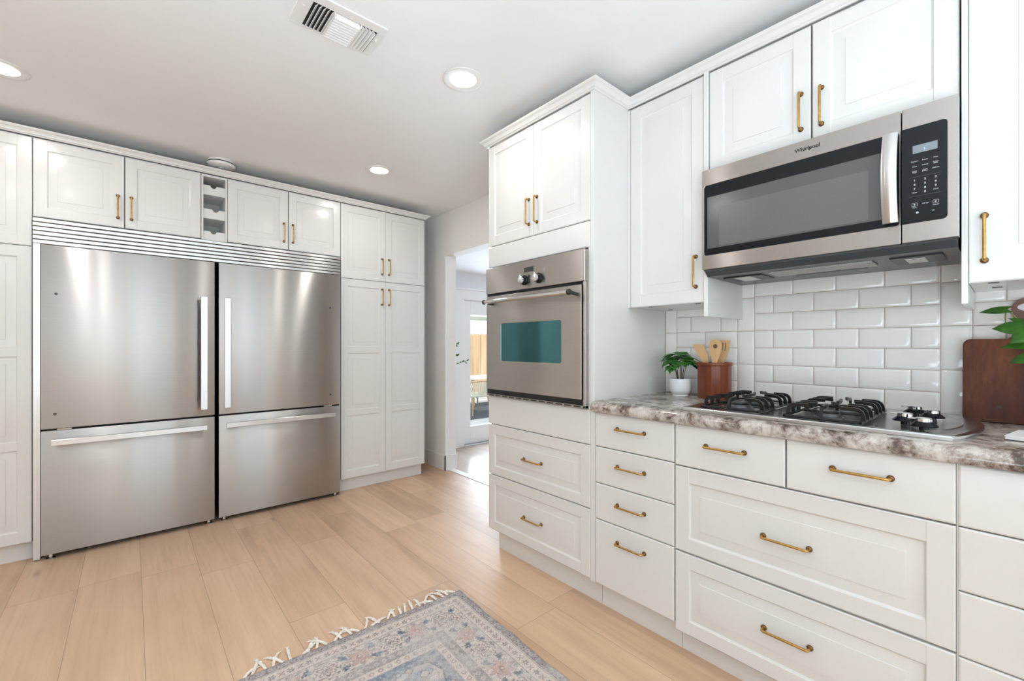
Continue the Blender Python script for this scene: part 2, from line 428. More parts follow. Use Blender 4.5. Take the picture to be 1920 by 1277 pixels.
def rect(fr, r0, r1, w0, w1, o, d):
    return [fr(r0 + o, d, w0 + o), fr(r1 - o, d, w0 + o), fr(r1 - o, d, w1 - o), fr(r0 + o, d, w1 - o)]
def front(mb, fr, r0, r1, w0, w1, panels=None, th=0.020, stile=0.053, slope=0.034):
    """cabinet front; panels = list of (w_low, w_high) raised panels, None = a flat slab"""
    ch = 0.0035
    if not panels:
        mb.loft([rect(fr, r0, r1, w0, w1, 0, -th), rect(fr, r0, r1, w0, w1, 0, -0.003), rect(fr, r0, r1, w0, w1, 0.0015, -0.0012), rect(fr, r0, r1, w0, w1, ch + 0.001, 0)])
        return
    g = 0.0010
    mb.loft([rect(fr, r0, r1, w0, w1, 0, -th), rect(fr, r0, r1, w0, w1, 0, -0.003), rect(fr, r0, r1, w0, w1, ch, 0)], True, False)
    a, b = r0 + stile, r1 - stile
    bm = mb.bm
    def quad(*p): mb._f([bm.verts.new(q) for q in p])
    for x0, x1 in ((r0 + ch, a), (b, r1 - ch)):
        quad(fr(x0, 0, w0 + ch), fr(x1, 0, w0 + ch), fr(x1, 0, w1 - ch), fr(x0, 0, w1 - ch))
    for x, s in ((a, 1), (b, -1)):
        quad(fr(x, 0, w0 + ch), fr(x + s * 0.0012, -g, w0 + ch), fr(x + s * 0.0012, -g, w1 - ch), fr(x, 0, w1 - ch))
    edges = [w0 + ch]
    for p in panels: edges += [p[0], p[1]]
    edges.append(w1 - ch)
    for i in range(0, len(edges), 2):
        quad(fr(a, -g, edges[i]), fr(b, -g, edges[i]), fr(b, -g, edges[i + 1]), fr(a, -g, edges[i + 1]))
    for p0, p1 in panels:
        mb.loft([rect(fr, a, b, p0, p1, 0.0, -g), rect(fr, a, b, p0, p1, 0.0022, -0.0055), rect(fr, a, b, p0, p1, 0.0065, -0.0078),
                 rect(fr, a, b, p0, p1, 0.0065 + slope, -0.0032), rect(fr, a, b, p0, p1, 0.0075 + slope, -0.0014), rect(fr, a, b, p0, p1, 0.012 + slope, -0.0010)], False, True)
def bar_handle(fr, r, w, length, vertical, parent, d0=0.0, out=0.0245):
    """slim brass bar pull on two round rosettes, centred on (r, w)"""
    h = length / 2
    def P(t, d): return fr(r, d0 + d, w + t) if vertical else fr(r + t, d0 + d, w)
    mb = MB()
    path = [P(-h, 0.0)]
    path += [P(-h, out - 0.006)]
    for k in range(1, 5):
        a = math.pi / 2 * k / 4
        path.append(P(-h + 0.006 * (1 - math.cos(a)), out - 0.006 + 0.006 * math.sin(a)))
    for k in range(0, 5):
        a = math.pi / 2 * k / 4
        path.append(P(h - 0.006 + 0.006 * math.sin(a), out - 0.006 + 0.006 * math.cos(a)))
    path.append(P(h, 0.0))
    mb.tube(path, 0.0041, 10)
    o = mb.build('handle', M['brass'], parent, angle=60)
    o['label'] = 'aged brass bar pull'
    mb2 = MB()
    for t in (-h, h):
        mb2.lathe([(0.0088, 0), (0.0088, 0.003), (0.0072, 0.0055), (0.0052, 0.007)], P(t, 0), (P(t, 1) - P(t, 0)), 20)
    return o, mb2

def add_front(kind, fr, r0, r1, w0, w1, parent, panels=None, handle=None, **kw):
    mb = MB(); front(mb, fr, r0, r1, w0, w1, panels, **kw)
    o = mb.build(kind, M['paint'], parent, angle=20)
    if handle:
        hr, hw, hl, vert = handle
        flat = not panels
        h, ros = bar_handle(fr, hr, hw, hl, vert, o, d0=0.0 if (flat or vert) else -0.001)
        # rosettes belong to the same pull
        bmr = ros.bm
        me = bpy.data.meshes.new('tmp'); bmr.to_mesh(me); bmr.free()
        q = o; org = Vector((0, 0, 0))
        while q is not None: org += Vector(q.location); q = q.parent
        me.transform(Matrix.Translation(-org))
        bm = bmesh.new(); bm.from_mesh(h.data); n0 = len(bm.faces); bm.from_mesh(me)
        bm.faces.ensure_lookup_table()
        for f in bm.faces[n0:]: f.material_index = 1; f.smooth = True
        bmesh.ops.recalc_face_normals(bm, faces=bm.faces)
        bm.to_mesh(h.data); bm.free(); h.data.materials.append(M['brassdark'])
        bpy.data.meshes.remove(me)
    return o

# ------------------------------------------------------------------ room shell
YW = 4.20            # wall behind the refrigerators
XW = 2.165           # wall behind the cooktop
XD = 2.222           # kitchen face of the doorway wall
XD2 = 2.340
YBK = -2.60; XLF = -3.50
struct('floor', MB().box(XLF - 0.1, 2.245, YBK - 0.1, YW + 0.1, -0.05, 0.0), M['floor'])
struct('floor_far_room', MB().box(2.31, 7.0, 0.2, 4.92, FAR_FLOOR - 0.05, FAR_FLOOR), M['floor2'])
mb = MB(); mb.box(2.249, 2.318, 2.30, 3.52, -0.055, 0.004, 0.004); mb.box(2.285, 2.31, 2.30, 3.52, FAR_FLOOR - 0.04, -0.055)
struct('trim_1', mb, M['trim'])
struct('ceiling', MB().box(XLF - 0.1, XD2 - 0.02, YBK - 0.1, YW + 0.1, CEIL, CEIL + 0.08), M['ceil'])
struct('ceiling_far_room', MB().box(XD2 - 0.01, 7.0, 0.2, 5.0, FAR_CEIL, FAR_CEIL + 0.08), M['ceil'])
struct('wall_back', MB().box(XLF - 0.1, XD2, YW, YW + 0.1, 0, CEIL), M['wall'])
struct('wall_right', MB().box(XW, XD2 - 0.002, YBK - 0.1, 2.35, FAR_FLOOR, CEIL), M['wall'])
mb = MB(); mb.box(XD, XD2, 3.50, YW, FAR_FLOOR, CEIL); mb.box(XD, XD2, 2.35, 3.50, 2.02, CEIL)
struct('wall_doorway', mb, M['wall'])
mb = MB()
mb.box(XD - 0.014, XD, 3.486, YW, 0, 0.14, 0.002); mb.box(XD - 0.014, XD2 + 0.008, 3.486, 3.50, 0, 0.14, 0.002)
struct('baseboard_back', mb, M['trim'])
# wall with window behind the camera
def wall_with_hole(name, axis, pos, th, a0, a1, z0, z1, holes, mat):
    mb = MB()
    def B(p0, p1, q0, q1):
        if p1 - p0 < 1e-4 or q1 - q0 < 1e-4: return
        if axis == 'Y': mb.box(p0, p1, pos, pos + th, q0, q1)
        else: mb.box(pos, pos + th, p0, p1, q0, q1)
    x = a0
    for h0, h1, b0, b1 in sorted(holes):
        B(x, h0, z0, z1); B(h0, h1, z0, b0); B(h0, h1, b1, z1); x = h1
    B(x, a1, z0, z1)
    return struct(name, mb, mat)
wall_with_hole('wall_front', 'Y', YBK - 0.1, 0.1, XLF - 0.1, XD2, 0, CEIL, [(-0.15, 1.65, 0.95, 2.15)], M['wall'])
wall_with_hole('wall_left', 'X', XLF - 0.1, 0.1, YBK, YW, 0, CEIL, [(-2.3, -0.1, 0.35, 2.15)], M['wall'])
def window_unit(name, axis, pos, a0, a1, z0, z1, mull=1, door=False):
    mb = MB(); f = 0.05
    def B(p0, p1, q0, q1, d0=-0.03, d1=0.03):
        if axis == 'Y': mb.box(p0, p1, pos + d0, pos + d1, q0, q1, 0.003, 1)
        else: mb.box(pos + d0, pos + d1, p0, p1, q0, q1, 0.003, 1)
    B(a0, a0 + f, z0, z1); B(a1 - f, a1, z0, z1); B(a0 + f, a1 - f, z0, z0 + f); B(a0 + f, a1 - f, z1 - f, z1)
    for k in range(1, mull + 1):
        c = a0 + (a1 - a0) * k / (mull + 1); B(c - 0.02, c + 0.02, z0 + f, z1 - f)
    fr_ = tag(mb.build(name, M['trim'], None, False), None, None, None, 'structure')
    g = MB()
    if axis == 'Y': g.box(a0 + f * 0.6, a1 - f * 0.6, pos - 0.003, pos + 0.003, z0 + f * 0.6, z1 - f * 0.6)
    else: g.box(pos - 0.003, pos + 0.003, a0 + f * 0.6, a1 - f * 0.6, z0 + f * 0.6, z1 - f * 0.6)
    g.build('glass_pane', M['glass'], fr_, False)
    return fr_
window_unit('window_1', 'Y', YBK - 0.05, -0.15, 1.65, 0.95, 2.15, 1)
window_unit('window_2', 'X', XLF - 0.05, -2.3, -0.1, 0.35, 2.15, 2)  # unseen window, added to light the cooktop-side fronts
# far room beyond the doorway, with its glazed garden door
YF = 4.90
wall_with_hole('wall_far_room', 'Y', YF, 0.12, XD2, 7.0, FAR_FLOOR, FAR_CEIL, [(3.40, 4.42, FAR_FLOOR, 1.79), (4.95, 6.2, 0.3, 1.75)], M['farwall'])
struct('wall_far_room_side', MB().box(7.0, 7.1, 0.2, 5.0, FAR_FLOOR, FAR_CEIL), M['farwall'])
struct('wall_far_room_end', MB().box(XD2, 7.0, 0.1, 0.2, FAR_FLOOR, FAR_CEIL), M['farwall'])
struct('wall_far_room_partition', MB().box(XD2 - 0.005, XD2 + 0.005, YW, YF + 0.12, FAR_FLOOR, FAR_CEIL), M['farwall'])
window_unit('window_3', 'Y', YF + 0.06, 4.95, 6.2, 0.3, 1.75, 0)  # unseen window, added to let light into the far room
mb = MB()
mb.box(3.255, 3.40, YF - 0.018, YF, FAR_FLOOR, 1.80, 0.003); mb.box(4.42, 4.55, YF - 0.018, YF, FAR_FLOOR, 1.80, 0.003)
mb.box(3.255, 4.55, YF - 0.018, YF, 1.80, 1.93, 0.003); mb.box(3.235, 4.57, YF - 0.03, YF, 1.93, 1.955, 0.004)
struct('trim_2', mb, M['trim'])
mb = MB()
mb.box(3.405, 3.53, YF + 0.02, YF + 0.06, FAR_FLOOR + 0.02, 1.785, 0.003); mb.box(4.28, 4.415, YF + 0.02, YF + 0.06, FAR_FLOOR + 0.02, 1.785, 0.003)
mb.box(3.53, 4.28, YF + 0.02, YF + 0.06, FAR_FLOOR + 0.02, 0.06, 0.003); mb.box(3.53, 4.28, YF + 0.02, YF + 0.06, 1.60, 1.785, 0.003)
door1 = struct('door_1', mb, M['trim'])
g = MB(); g.box(3.51, 4.30, YF + 0.037, YF + 0.043, 0.04, 1.62); g.build('glass_pane', M['glass'], door1, False)
g = MB(); g.box(3.40, 4.42, YF - 0.03, YF + 0.10, FAR_FLOOR - 0.005, FAR_FLOOR + 0.018, 0.004); g.build('door_sill', M['steel_bright'], door1)
mb = MB(); mb.box(XD2, 3.255, YF - 0.014, YF, FAR_FLOOR, FAR_FLOOR + 0.12, 0.002)
struct('baseboard_far_room', mb, M['trim'])
struct('sun_block_slab', MB().box(-6.2, 7.6, -5.4, 5.9, 2.62, 2.72), M['ceil'])  # unseen slab, added to keep the sun out of the kitchen windows

# outdoors
PG = -0.36
struct('patio', MB().box(1.0, 16, 5.05, 14, PG - 0.1, PG), M['patio'])
struct('patio_beam', MB().box(3.5, 12, 8.45, 8.55, 1.79, 1.875), M['beam'])
for px in (3.6, 11.8): struct('patio_post', MB().box(px - 0.06, px + 0.06, 8.44, 8.56, PG, 1.79), M['beam'])

# ------------------------------------------------------------------ tiled splashback
def tiles():
    mb = MB()
    Xt = 2.155
    zr = [0.9275 + 0.0779 * i for i in range(9)]
    T = []
    def row(y_hi, y_lo, z0, z1, joints):
        e = [y_hi] + [j for j in joints if y_lo < j < y_hi] + [y_lo]
        for a, b in zip(e, e[1:]): T.append((b, a, z0, z1))
    A = [0.701, 0.548, 0.397, 0.244]; B = [0.625, 0.471, 0.319]
    for i in range(8): row(0.7785, 0.1665, zr[i], zr[i + 1], B if i % 2 == 0 else A)
    for z0, z1 in ((0.9275, 1.084), (1.084, 1.238), (1.238, 1.391), (1.391, 1.546)):
        T.append((0.7785, 0.8535, z0, z1)); T.append((0.0885, 0.1665, z0 + 0.002, z1 + 0.002)); T.append((1.158, 1.2205, z0, z1))
    for i in range(6):
        row(1.158, 0.8535, zr[i], zr[i + 1] if i < 5 else 1.36, [1.081, 0.931] if i % 2 == 0 else [1.007])
        row(0.0885, -0.86, zr[i], zr[i + 1], [0.012 - 0.153 * k for k in range(7)] if i % 2 == 1 else [-0.065 - 0.153 * k for k in range(7)])
    g = 0.0016
    for y0, y1, z0, z1 in T:
        y0 += g; y1 -= g; z0 += g; z1 -= g
        fr = frB(Xt)
        j = random.uniform(-0.0004, 0.0004)
        mb.loft([rect(fr, y0, y1, z0, z1, 0, -0.008), rect(fr, y0, y1, z0, z1, 0.0, -0.0030), rect(fr, y0, y1, z0, z1, 0.0018, -0.0016),
                 rect(fr, y0, y1, z0, z1, 0.0105, j), rect(fr, y0, y1, z0, z1, 0.0125, 0.0003 + j)], False, True)
    mb.mi = 1
    mb.box(Xt + 0.0035, XW, -0.86, 1.2215, 0.925, 1.56)
    return struct('tile_backsplash', mb, [M['tile'], M['grout']], smooth=True)
tiles()

# ------------------------------------------------------------------ ceiling fittings
def recessed_light(loc, label):
    t = thing('recessed_light', (loc[0], loc[1], CEIL), label, 'ceiling light', 'recessed lights in the kitchen ceiling')
    x, y = loc
    MB().lathe([(0.0610, 0.001), (0.0615, -0.0022), (0.070, -0.0030), (0.082, -0.0046), (0.091, -0.0046), (0.0935, -0.003), (0.0935, 0.0)], (x, y, CEIL - 0.0005), n=56, cap0=False, cap1=False).build('trim_ring', M['trim'], t, angle=50)
    MB().lathe([(0.0605, 0.0), (0.0605, -0.0018), (0.04, -0.0042), (0.001, -0.0050)], (x, y, CEIL - 0.001), n=48, cap0=False).build('lens', M['bulb'], t)
    d = lamp('led', 'AREA', (0, 0, -0.0085), (0, 0, 0), 3.7, (1.0, 0.97, 0.93), shape='DISK', size=0.104)
    d.parent = t
    return t
recessed_light((1.172, 1.693), 'round recessed light between air vent and oven tower')
recessed_light((1.329, 2.962), 'round recessed light in front of the pantry cabinet, beside the doorway')
recessed_light((-0.445, 2.985), 'round recessed light cut by picture edge above refrigerators')
for p in ((-0.445, 1.69), (1.172, -1.0), (-0.445, -1.0)):  # unseen lights continuing the grid, added for light and reflections
    recessed_light(p, 'added recessed light in the ceiling, out of view')

t = thing('ceiling_vent', (0.61, 1.72, CEIL), 'white rectangular louvered air vent in the ceiling', 'air vent')
VX0, VX1, VY0, VY1 = 0.452, 0.765, 1.617, 1.822
zc = CEIL
mb = MB()
def vframe(x0, x1, y0, y1, hx0, hx1, hy0, hy1):
    mb.box(x0, x1, y0, hy0, zc - 0.006, zc, 0.002, 1); mb.box(x0, x1, hy1, y1, zc - 0.006, zc, 0.002, 1)
    mb.box(x0, hx0, hy0, hy1, zc - 0.006, zc); mb.box(hx1, x1, hy0, hy1, zc - 0.006, zc)
vframe(VX0, VX1, VY0, VY1, 0.496, 0.738, 1.660, 1.808)
mb.build('frame', M['trim'], t)
MB().box(0.490, 0.742, 1.655, 1.812, zc - 0.0005, zc + 0.0005).build('duct_opening', M['gap'], t, False)
for i in range(5):
    x = 0.503 + i * 0.0145; mb = MB()
    mb.loft([[Vector((x + dx, y, zc + dz)) for dx, dz in ((0.011, -0.001), (0.0125, -0.001), (0.0015, -0.014), (0, -0.014))] for y in (1.662, 1.806)])
    mb.build('louver', M['trim'], t)
for i in range(5):
    x = 0.731 - i * 0.0145; mb = MB()
    mb.loft([[Vector((x + dx, y, zc + dz)) for dx, dz in ((-0.011, -0.001), (-0.0125, -0.001), (-0.0015, -0.014), (0, -0.014))] for y in (1.662, 1.806)])
    mb.build('louver', M['trim'], t)
for i in range(9):
    y = 1.664 + i * 0.0158; mb = MB()
    mb.loft([[Vector((x, y + dy, zc + dz)) for dy, dz in ((0, -0.002), (0.003, -0.002), (0.0155, -0.016), (0.0125, -0.017))] for x in (0.576, 0.670)])
    mb.build('slat', M['trim'], t)
for x in (0.573, 0.673): MB().box(x - 0.0015, x + 0.0015, 1.660, 1.808, zc - 0.016, zc - 0.001).build('divider', M['trim'], t)
mb = MB(); mb.cyl((0.748, 1.70, zc - 0.006), (0.748, 1.70, zc - 0.017), 0.004); mb.box(0.7472, 0.7488, 1.69, 1.73, zc - 0.0075, zc - 0.0055)
mb.build('lever', M['trim'], t)
mb = MB(); mb.cyl((0.474, 1.70, zc - 0.005), (0.474, 1.70, zc - 0.008), 0.004); mb.build('screw', M['trim'], t)

t = thing('smoke_detector', (0.459, 3.525, CEIL), 'white round smoke detector on ceiling above wine rack', 'smoke detector')
MB().lathe([(0.075, 0), (0.077, -0.010), (0.077, -0.014)], (0.459, 3.525, CEIL), n=48).build('base', M['trim'], t)
MB().lathe([(0.0785, -0.014), (0.0785, -0.022)], (0.459, 3.525, CEIL), n=48).build('sensor_slot', M['gap'], t)
MB().lathe([(0.080, -0.0205), (0.083, -0.024), (0.078, -0.036), (0.060, -0.043), (0.022, -0.045), (0.020, -0.043), (0.001, -0.043)], (0.459, 3.525, CEIL), n=48).build('cover', M['trim'], t, angle=40)
MB().lathe([(0.017, -0.0425), (0.016, -0.047), (0.001, -0.048)], (0.459, 3.525, CEIL), n=32).build('button', M['ceramic'], t)

# ------------------------------------------------------------------ refrigerator wall
TOP = 2.305
G = 0.0010
fA = frA()
# tall cabinet beside the refrigerators
P3 = [(0.170, 0.608), (0.652, 1.113), (1.164, 1.652)]
def tall_cabinet(x0, x1, label, name, hz_low, hz_up, side_toe=True):
    t = thing(name, ((x0 + x1) / 2, 3.83, 0), label, 'cabinet')
    xm = (x0 + x1) / 2
    MB().box(x0, x1, YA + 0.0215, YW - 0.01, 0.108, TOP + 0.008).build('body', M['paint'], t, False)
    MB().box(x0, x1 - (0.004 if side_toe else 0), 3.557, 3.575, 0, 0.108).build('toe_kick', M['paint'], t, False)
    h = 0.128
    for (a, b, s) in ((x0, xm, -1), (xm, x1, 1)):
        hr = xm + s * 0.031
        add_front('door', fA, a + G, b - G, 0.106, 1.710, t, P3, (hr, hz_low, h, True))
        add_front('door', fA, a + G, b - G, 1.7135, TOP, t, [(1.77, 2.248)], (hr, hz_up, h, True))
    return t
tall_cabinet(-1.166, -0.407, 'tall white cabinet beside the wide refrigerator, cut off by the picture edge', 'tall_cabinet', 1.582, 1.84)
tall_cabinet(1.251, 2.003, 'tall white pantry cabinet with four doors beside the doorway', 'pantry_cabinet', 1.582, 1.839)
def bridge(x0, x1, label):
    t = thing('wall_cabinet', ((x0 + x1) / 2, 3.83, 1.875), label, 'cabinet', 'bridge cabinets above the refrigerators')
    xm = (x0 + x1) / 2
    MB().box(x0, x1, YA + 0.0215, YW - 0.01, 1.876, TOP + 0.008).build('body', M['paint'], t, False)
    MB().box(xm - 0.0024, xm + 0.0024, YA + 0.010, YA + 0.022, 1.878, TOP).build('painted_gap_shade', M['gap'], t, False)  # dark strip paints the shade between the two doors
    for (a, b, s) in ((x0, xm, -1), (xm, x1, 1)):
        add_front('door', fA, a + (G if s < 0 else 0.0022), b - (0.0022 if s < 0 else G), 1.876, TOP, t, [(1.934, 2.248)], (xm + s * 0.0305, 1.999, 0.13, True))
    return t
bridge(-0.405, 0.3435, 'white two-door cabinet above the refrigerator nearest the tall cabinet end')
bridge(0.4915, 1.2485, 'white two-door cabinet above refrigerator, between wine rack and pantry')
# wine rack
t = thing('wine_rack', (0.4175, 3.83, 1.875), 'narrow open white wine rack between the two bridge cabinets', 'wine rack')
x0, x1 = 0.3455, 0.4895
mb = MB()
mb.box(x0, 0.3565, YA + 0.0, YW - 0.01, 1.872, TOP, 0.001, 1); mb.box(0.4785, x1, YA, YW - 0.01, 1.872, TOP, 0.001, 1)
mb.box(0.3565, 0.4785, YA, YW - 0.01, 2.290, TOP, 0.001, 1); mb.box(0.3565, 0.4785, YA + 0.004, YW - 0.01, 1.862, 1.874, 0.001, 1)
mb.build('body', M['paint'], t)
MB().box(0.3565, 0.4785, YA + 0.26, YA + 0.27, 1.874, 2.29).build('back_panel', M['paint'], t, False)
for (za, zb, cx) in ((2.175, 2.238, 0.0), (2.018, 2.081, 0.012), (1.874, 1.933, 0.0)):
    mb = MB(); c = 0.413 + cx; rr = 0.017
    pts = [(0.357, za), (0.478, za), (0.478, zb)]
    pts += [(c + rr * math.cos(a), zb - rr * math.sin(a)) for a in [math.pi * k / 12 for k in range(13)]]
    pts += [(0.357, zb)]
    mb.prism(pts, lambda p, q, d: Vector((p, YA + 0.012 + d, q)), 0, 0.012)
    mb.box(0.357, 0.478, YA + 0.024, YA + 0.26, za + 0.004, za + 0.012)
    mb.build('shelf', M['paint'], t, False)
# crown moulding over the refrigerator wall and over the cooktop wall
CR = [(0.0, 0.0), (0.006, 0.0), (0.009, 0.004), (0.016, 0.007), (0.018, 0.012), (0.024, 0.020), (0.034, 0.026), (0.036, 0.030), (0.036, 0.036), (0.0, 0.036)]
def crown(path, closed_caps=True):
    """path: list of (x, y, outward normals mitre dx, dy)"""
    mb = MB()
    mb.loft([[Vector((x + nx * o, y + ny * o, TOP + 0.006 + h)) for o, h in CR] for x, y, nx, ny in path])
    return mb
struct('trim_3', crown([(-1.2, YA - 0.001, 0, -1), (2.003, YA - 0.001, 1, -1), (2.003, YW - 0.01, 1, 0)]), M['paint'], smooth=False)
struct('trim_4', crown([(XW - 0.02, 1.987, 0, 1), (XB + 0.001, 1.987, -1, 1), (XB + 0.001, 1.2225, -1, -1), (1.811, 1.2225, -1, -1), (1.811, -0.86, -1, 0)]), M['paint'], smooth=False)

# refrigerators
FY = 3.45
def fridge(x0, x1, hx, dh0, dh1, studs, label, hinge_right):
    t = thing('refrigerator', ((x0 + x1) / 2, 3.8, 0), label, 'refrigerator', 'pair of built-in stainless refrigerators')
    fr = frA(FY)
    MB().box(x0 + 0.012, x1 - 0.012, FY + 0.062, YW - 0.03, 0.035, 1.724).build('body', M['gap'], t, False)
    def slab(z0, z1, name):
        mb = MB(); mb.box(x0, x1, FY, FY + 0.055, z0, z1, 0.004, 2); return mb.build(name, M['steel'], t)
    d = slab(0.7155, 1.7215, 'door'); w = slab(0.030, 0.7055, 'drawer')
    mb = MB(); mb.box(x0 + 0.006, x1 - 0.006, FY + 0.055, FY + 0.064, 0.04, 1.72); mb.build('gasket', M['black'], t, False)
    y0, y1 = FY - 0.054, FY - 0.036
    mb = MB(); mb.box(hx, hx + 0.0355, y0, y1, 0.762, 1.486, 0.0015, 1)
    for z in (0.80, 1.44): mb.box(hx + 0.008, hx + 0.028, y1, FY, z - 0.016, z + 0.016)
    h = mb.build('handle', M['steel_bright'], d); h['label'] = 'long vertical bright metal bar handle'
    mb = MB(); mb.box(dh0, dh1, y0, y1, 0.630, 0.661, 0.0015, 1)
    for x in (dh0 + 0.05, dh1 - 0.05): mb.box(x - 0.016, x + 0.016, y1, FY, 0.637, 0.655)
    h = mb.build('handle', M['steel_bright'], w); h['label'] = 'long horizontal bright metal bar handle'
    for (sx, sz) in studs:
        mb = MB(); mb.lathe([(0.0065, 0), (0.0065, 0.0015), (0.005, 0.0028), (0.0005, 0.003)], (sx, FY, sz), (0, -1, 0), 20); mb.build('screw_cap', M['greyplastic'], d)
    mb = MB()
    hxp = x1 - 0.12 if hinge_right else x0 + 0.06
    mb.box(hxp, hxp + 0.06, FY + 0.006, FY + 0.05, 0.7065, 0.7145, 0.002, 1); mb.build('hinge', M['chrome'], t)
    for x in (x0 + 0.035, x1 - 0.03):
        for yy in (FY + 0.035, YW - 0.10):
            mb = MB(); mb.lathe([(0.018, 0), (0.019, 0.004), (0.010, 0.010), (0.008, 0.036)], (x, yy, 0)); mb.build('foot', M['chrome'], t)
    MB().box(x0 + 0.02, x1 - 0.02, FY + 0.11, FY + 0.13, 0.004, 0.036).build('base_grille', M['black'], t, False)
    return t
fridge(-0.3702, 0.4133, 0.3335, -0.3285, 0.3675, [(-0.3127, 1.456), (-0.317, 0.796)], 'stainless bottom-freezer refrigerator next to the tall white cabinet', False)
fridge(0.4345, 1.2285, 0.4605, 0.4720, 1.1755, [(1.1516, 1.464), (1.154, 0.797)], 'stainless bottom-freezer refrigerator next to the pantry cabinet', True)
t = thing('refrigerator_trim_grille', (0.42, 3.49, 0), 'stainless louvered grille and side strips framing both refrigerators', 'trim grille')
GX0, GX1 = -0.4035, 1.2425
MB().box(GX0 + 0.004, GX1 - 0.004, 3.512, 3.56, 1.728, 1.871).build('back_plate', M['gap'], t, False)
nz = 6; z0g, z1g = 1.7290, 1.8715; pit = (z1g - z0g) / nz
for i in range(nz):
    za = z0g + i * pit
    prof = [(0.022, 0.0014), (0.002, 0.0014), (0.0, 0.004), (0.0, pit - 0.006), (0.004, pit - 0.0022), (0.022, pit - 0.0014)]
    mb = MB(); mb.loft([[Vector((x, 3.487 + dy, za + dz)) for dy, dz in prof] for x in (GX0, GX1)]); mb.build('slat', M['steel_bright'], t, angle=25)
for a, b in ((GX0, -0.3755), (1.2335, GX1)):
    MB().box(a, b, 3.487, 3.52, 0.004, 1.7285, 0.001, 1).build('side_strip', M['steel_bright'], t)
MB().box(-0.3750, -0.3665, 3.53, 3.56, 0.0, 1.7285).build('painted_gap_shade', M['gap'], t, False)  # dark strip painting in the shade beside the refrigerator

# ------------------------------------------------------------------ oven tower
fB = frB()
TY0, TY1 = 1.2445, 1.983
t = thing('oven_cabinet', (1.85, 1.61, 0), 'tall white cabinet tower holding the wall oven', 'cabinet')
mb = MB()
mb.box(XB + 0.0215, XW - 0.003, TY0, TY1, 0.118, 0.885); mb.box(XB + 0.0215, XW - 0.003, TY0, TY1, 1.615, TOP + 0.008)
mb.box(XB + 0.0215, XW - 0.003, TY1 - 0.018, TY1, 0.885, 1.615); mb.box(XB + 0.0215, XW - 0.003, TY0, TY0 + 0.012, 0.885, 1.615)
mb.box(XW - 0.02, XW - 0.003, TY0 + 0.012, TY1 - 0.018, 0.885, 1.615)
mb.build('body', M['paint'], t, False)
MB().box(XB + 0.001, XW - 0.003, 1.2225, 1.2435, 0.118, TOP + 0.008, 0.001, 1).build('side_panel', M['paint'], t)
MB().box(XB + 0.001, XB + 0.0212, 1.2437, 1.2545, 0.886, 1.615).build('oven_filler', M['paint'], t, False)
MB().box(1.610, 1.628, 1.2225, 1.958, 0, 0.118).build('toe_kick', M['paint'], t, False)
ym = (TY0 + TY1) / 2
add_front('door', fB, TY0 + 0.001, ym - G, 1.737, TOP, t, [(1.792, 2.256)], (ym - 0.030, 1.863, 0.128, True))
add_front('door', fB, ym + G, TY1, 1.737, TOP, t, [(1.792, 2.256)], (ym + 0.030, 1.863, 0.128, True))
add_front('upper_panel', fB, TY0 + 0.001, TY1, 1.6155, 1.7335, t)
add_front('lower_panel', fB, TY0 + 0.001, TY1, 0.727, 0.8855, t)
add_front('drawer', fB, TY0 + 0.001, TY1, 0.4405, 0.7235, t, [(0.4885, 0.671)], (1.618, 0.578, 0.128, False))
add_front('drawer', fB, TY0 + 0.001, TY1, 0.126, 0.4365, t, [(0.176, 0.385)], (1.618, 0.273, 0.128, False))

# wall oven
OX = 1.525; OY0, OY1 = 1.2555, 1.9745
t = thing('wall_oven', (1.8, 1.61, 0.889), 'stainless built-in wall oven with two round knobs in the tall cabinet', 'oven')
fO = frB(OX)
MB().box(XB + 0.02, 2.12, OY0 + 0.012, OY1 - 0.03, 0.894, 1.600).build('body', M['gap'], t, False)
MB().box(OX, XB + 0.020, OY0, OY1, 1.4625, 1.607, 0.002, 1).build('control_panel', M['steel_dark'], t)
cp = t.children[-1]
mb = MB()
mb.box(OX + 0.004, XB + 0.020, OY0, OY0 + 0.0125, 0.889, 1.4625, 0.001, 1); mb.box(OX + 0.004, XB + 0.020, OY1 - 0.006, OY1, 0.889, 1.4625, 0.001, 1)
mb.box(OX + 0.004, XB + 0.020, OY0, OY1, 0.889, 0.9005, 0.001, 1)
mb.build('frame', M['steel_dark'], t)
MB().box(OX + 0.018, XB + 0.019, OY0 + 0.0125, OY1 - 0.006, 0.9005, 1.4625).build('recess', M['black'], t, False)
# door with window hole
DY0, DY1, DZ0, DZ1 = 1.2745, 1.966, 0.9275, 1.4475
wy0, wy1, wz0, wz1 = 1.397, 1.842, 1.087, 1.2925
mb = MB()
def ring_plate(mb, fr, o, h, d, th, rad=0.012, n=5):
    """flat plate with a rounded rectangular hole"""
    def rr(r0, r1, w0, w1, rad):
        p = []
        for cx, cy, a0 in ((r1 - rad, w1 - rad, 0), (r0 + rad, w1 - rad, 90), (r0 + rad, w0 + rad, 180), (r1 - rad, w0 + rad, 270)):
            for k in range(n + 1):
                a = R(a0 + 90 * k / n); p.append((cx + rad * math.cos(a), cy + rad * math.sin(a)))
        return p
    O = rr(*o, 0.003); H = rr(*h, rad)
    L_ = []
    for pts, dd in ((O, d - th), (O, d - 0.001), (rr(o[0] + 0.001, o[1] - 0.001, o[2] + 0.001, o[3] - 0.001, 0.003), d), (rr(h[0] - 0.001, h[1] + 0.001, h[2] - 0.001, h[3] + 0.001, rad), d), (H, d - 0.001), (H, d - th)):
        L_.append([fr(p, dd, q) for p, q in pts])
    L_.append(L_[0])
    mb.loft(L_, False, False)
ring_plate(mb, fO, (DY0, DY1, DZ0, DZ1), (wy0, wy1, wz0, wz1), 0.0, 0.016)
dr = mb.build('door', M['steel_dark'], t)
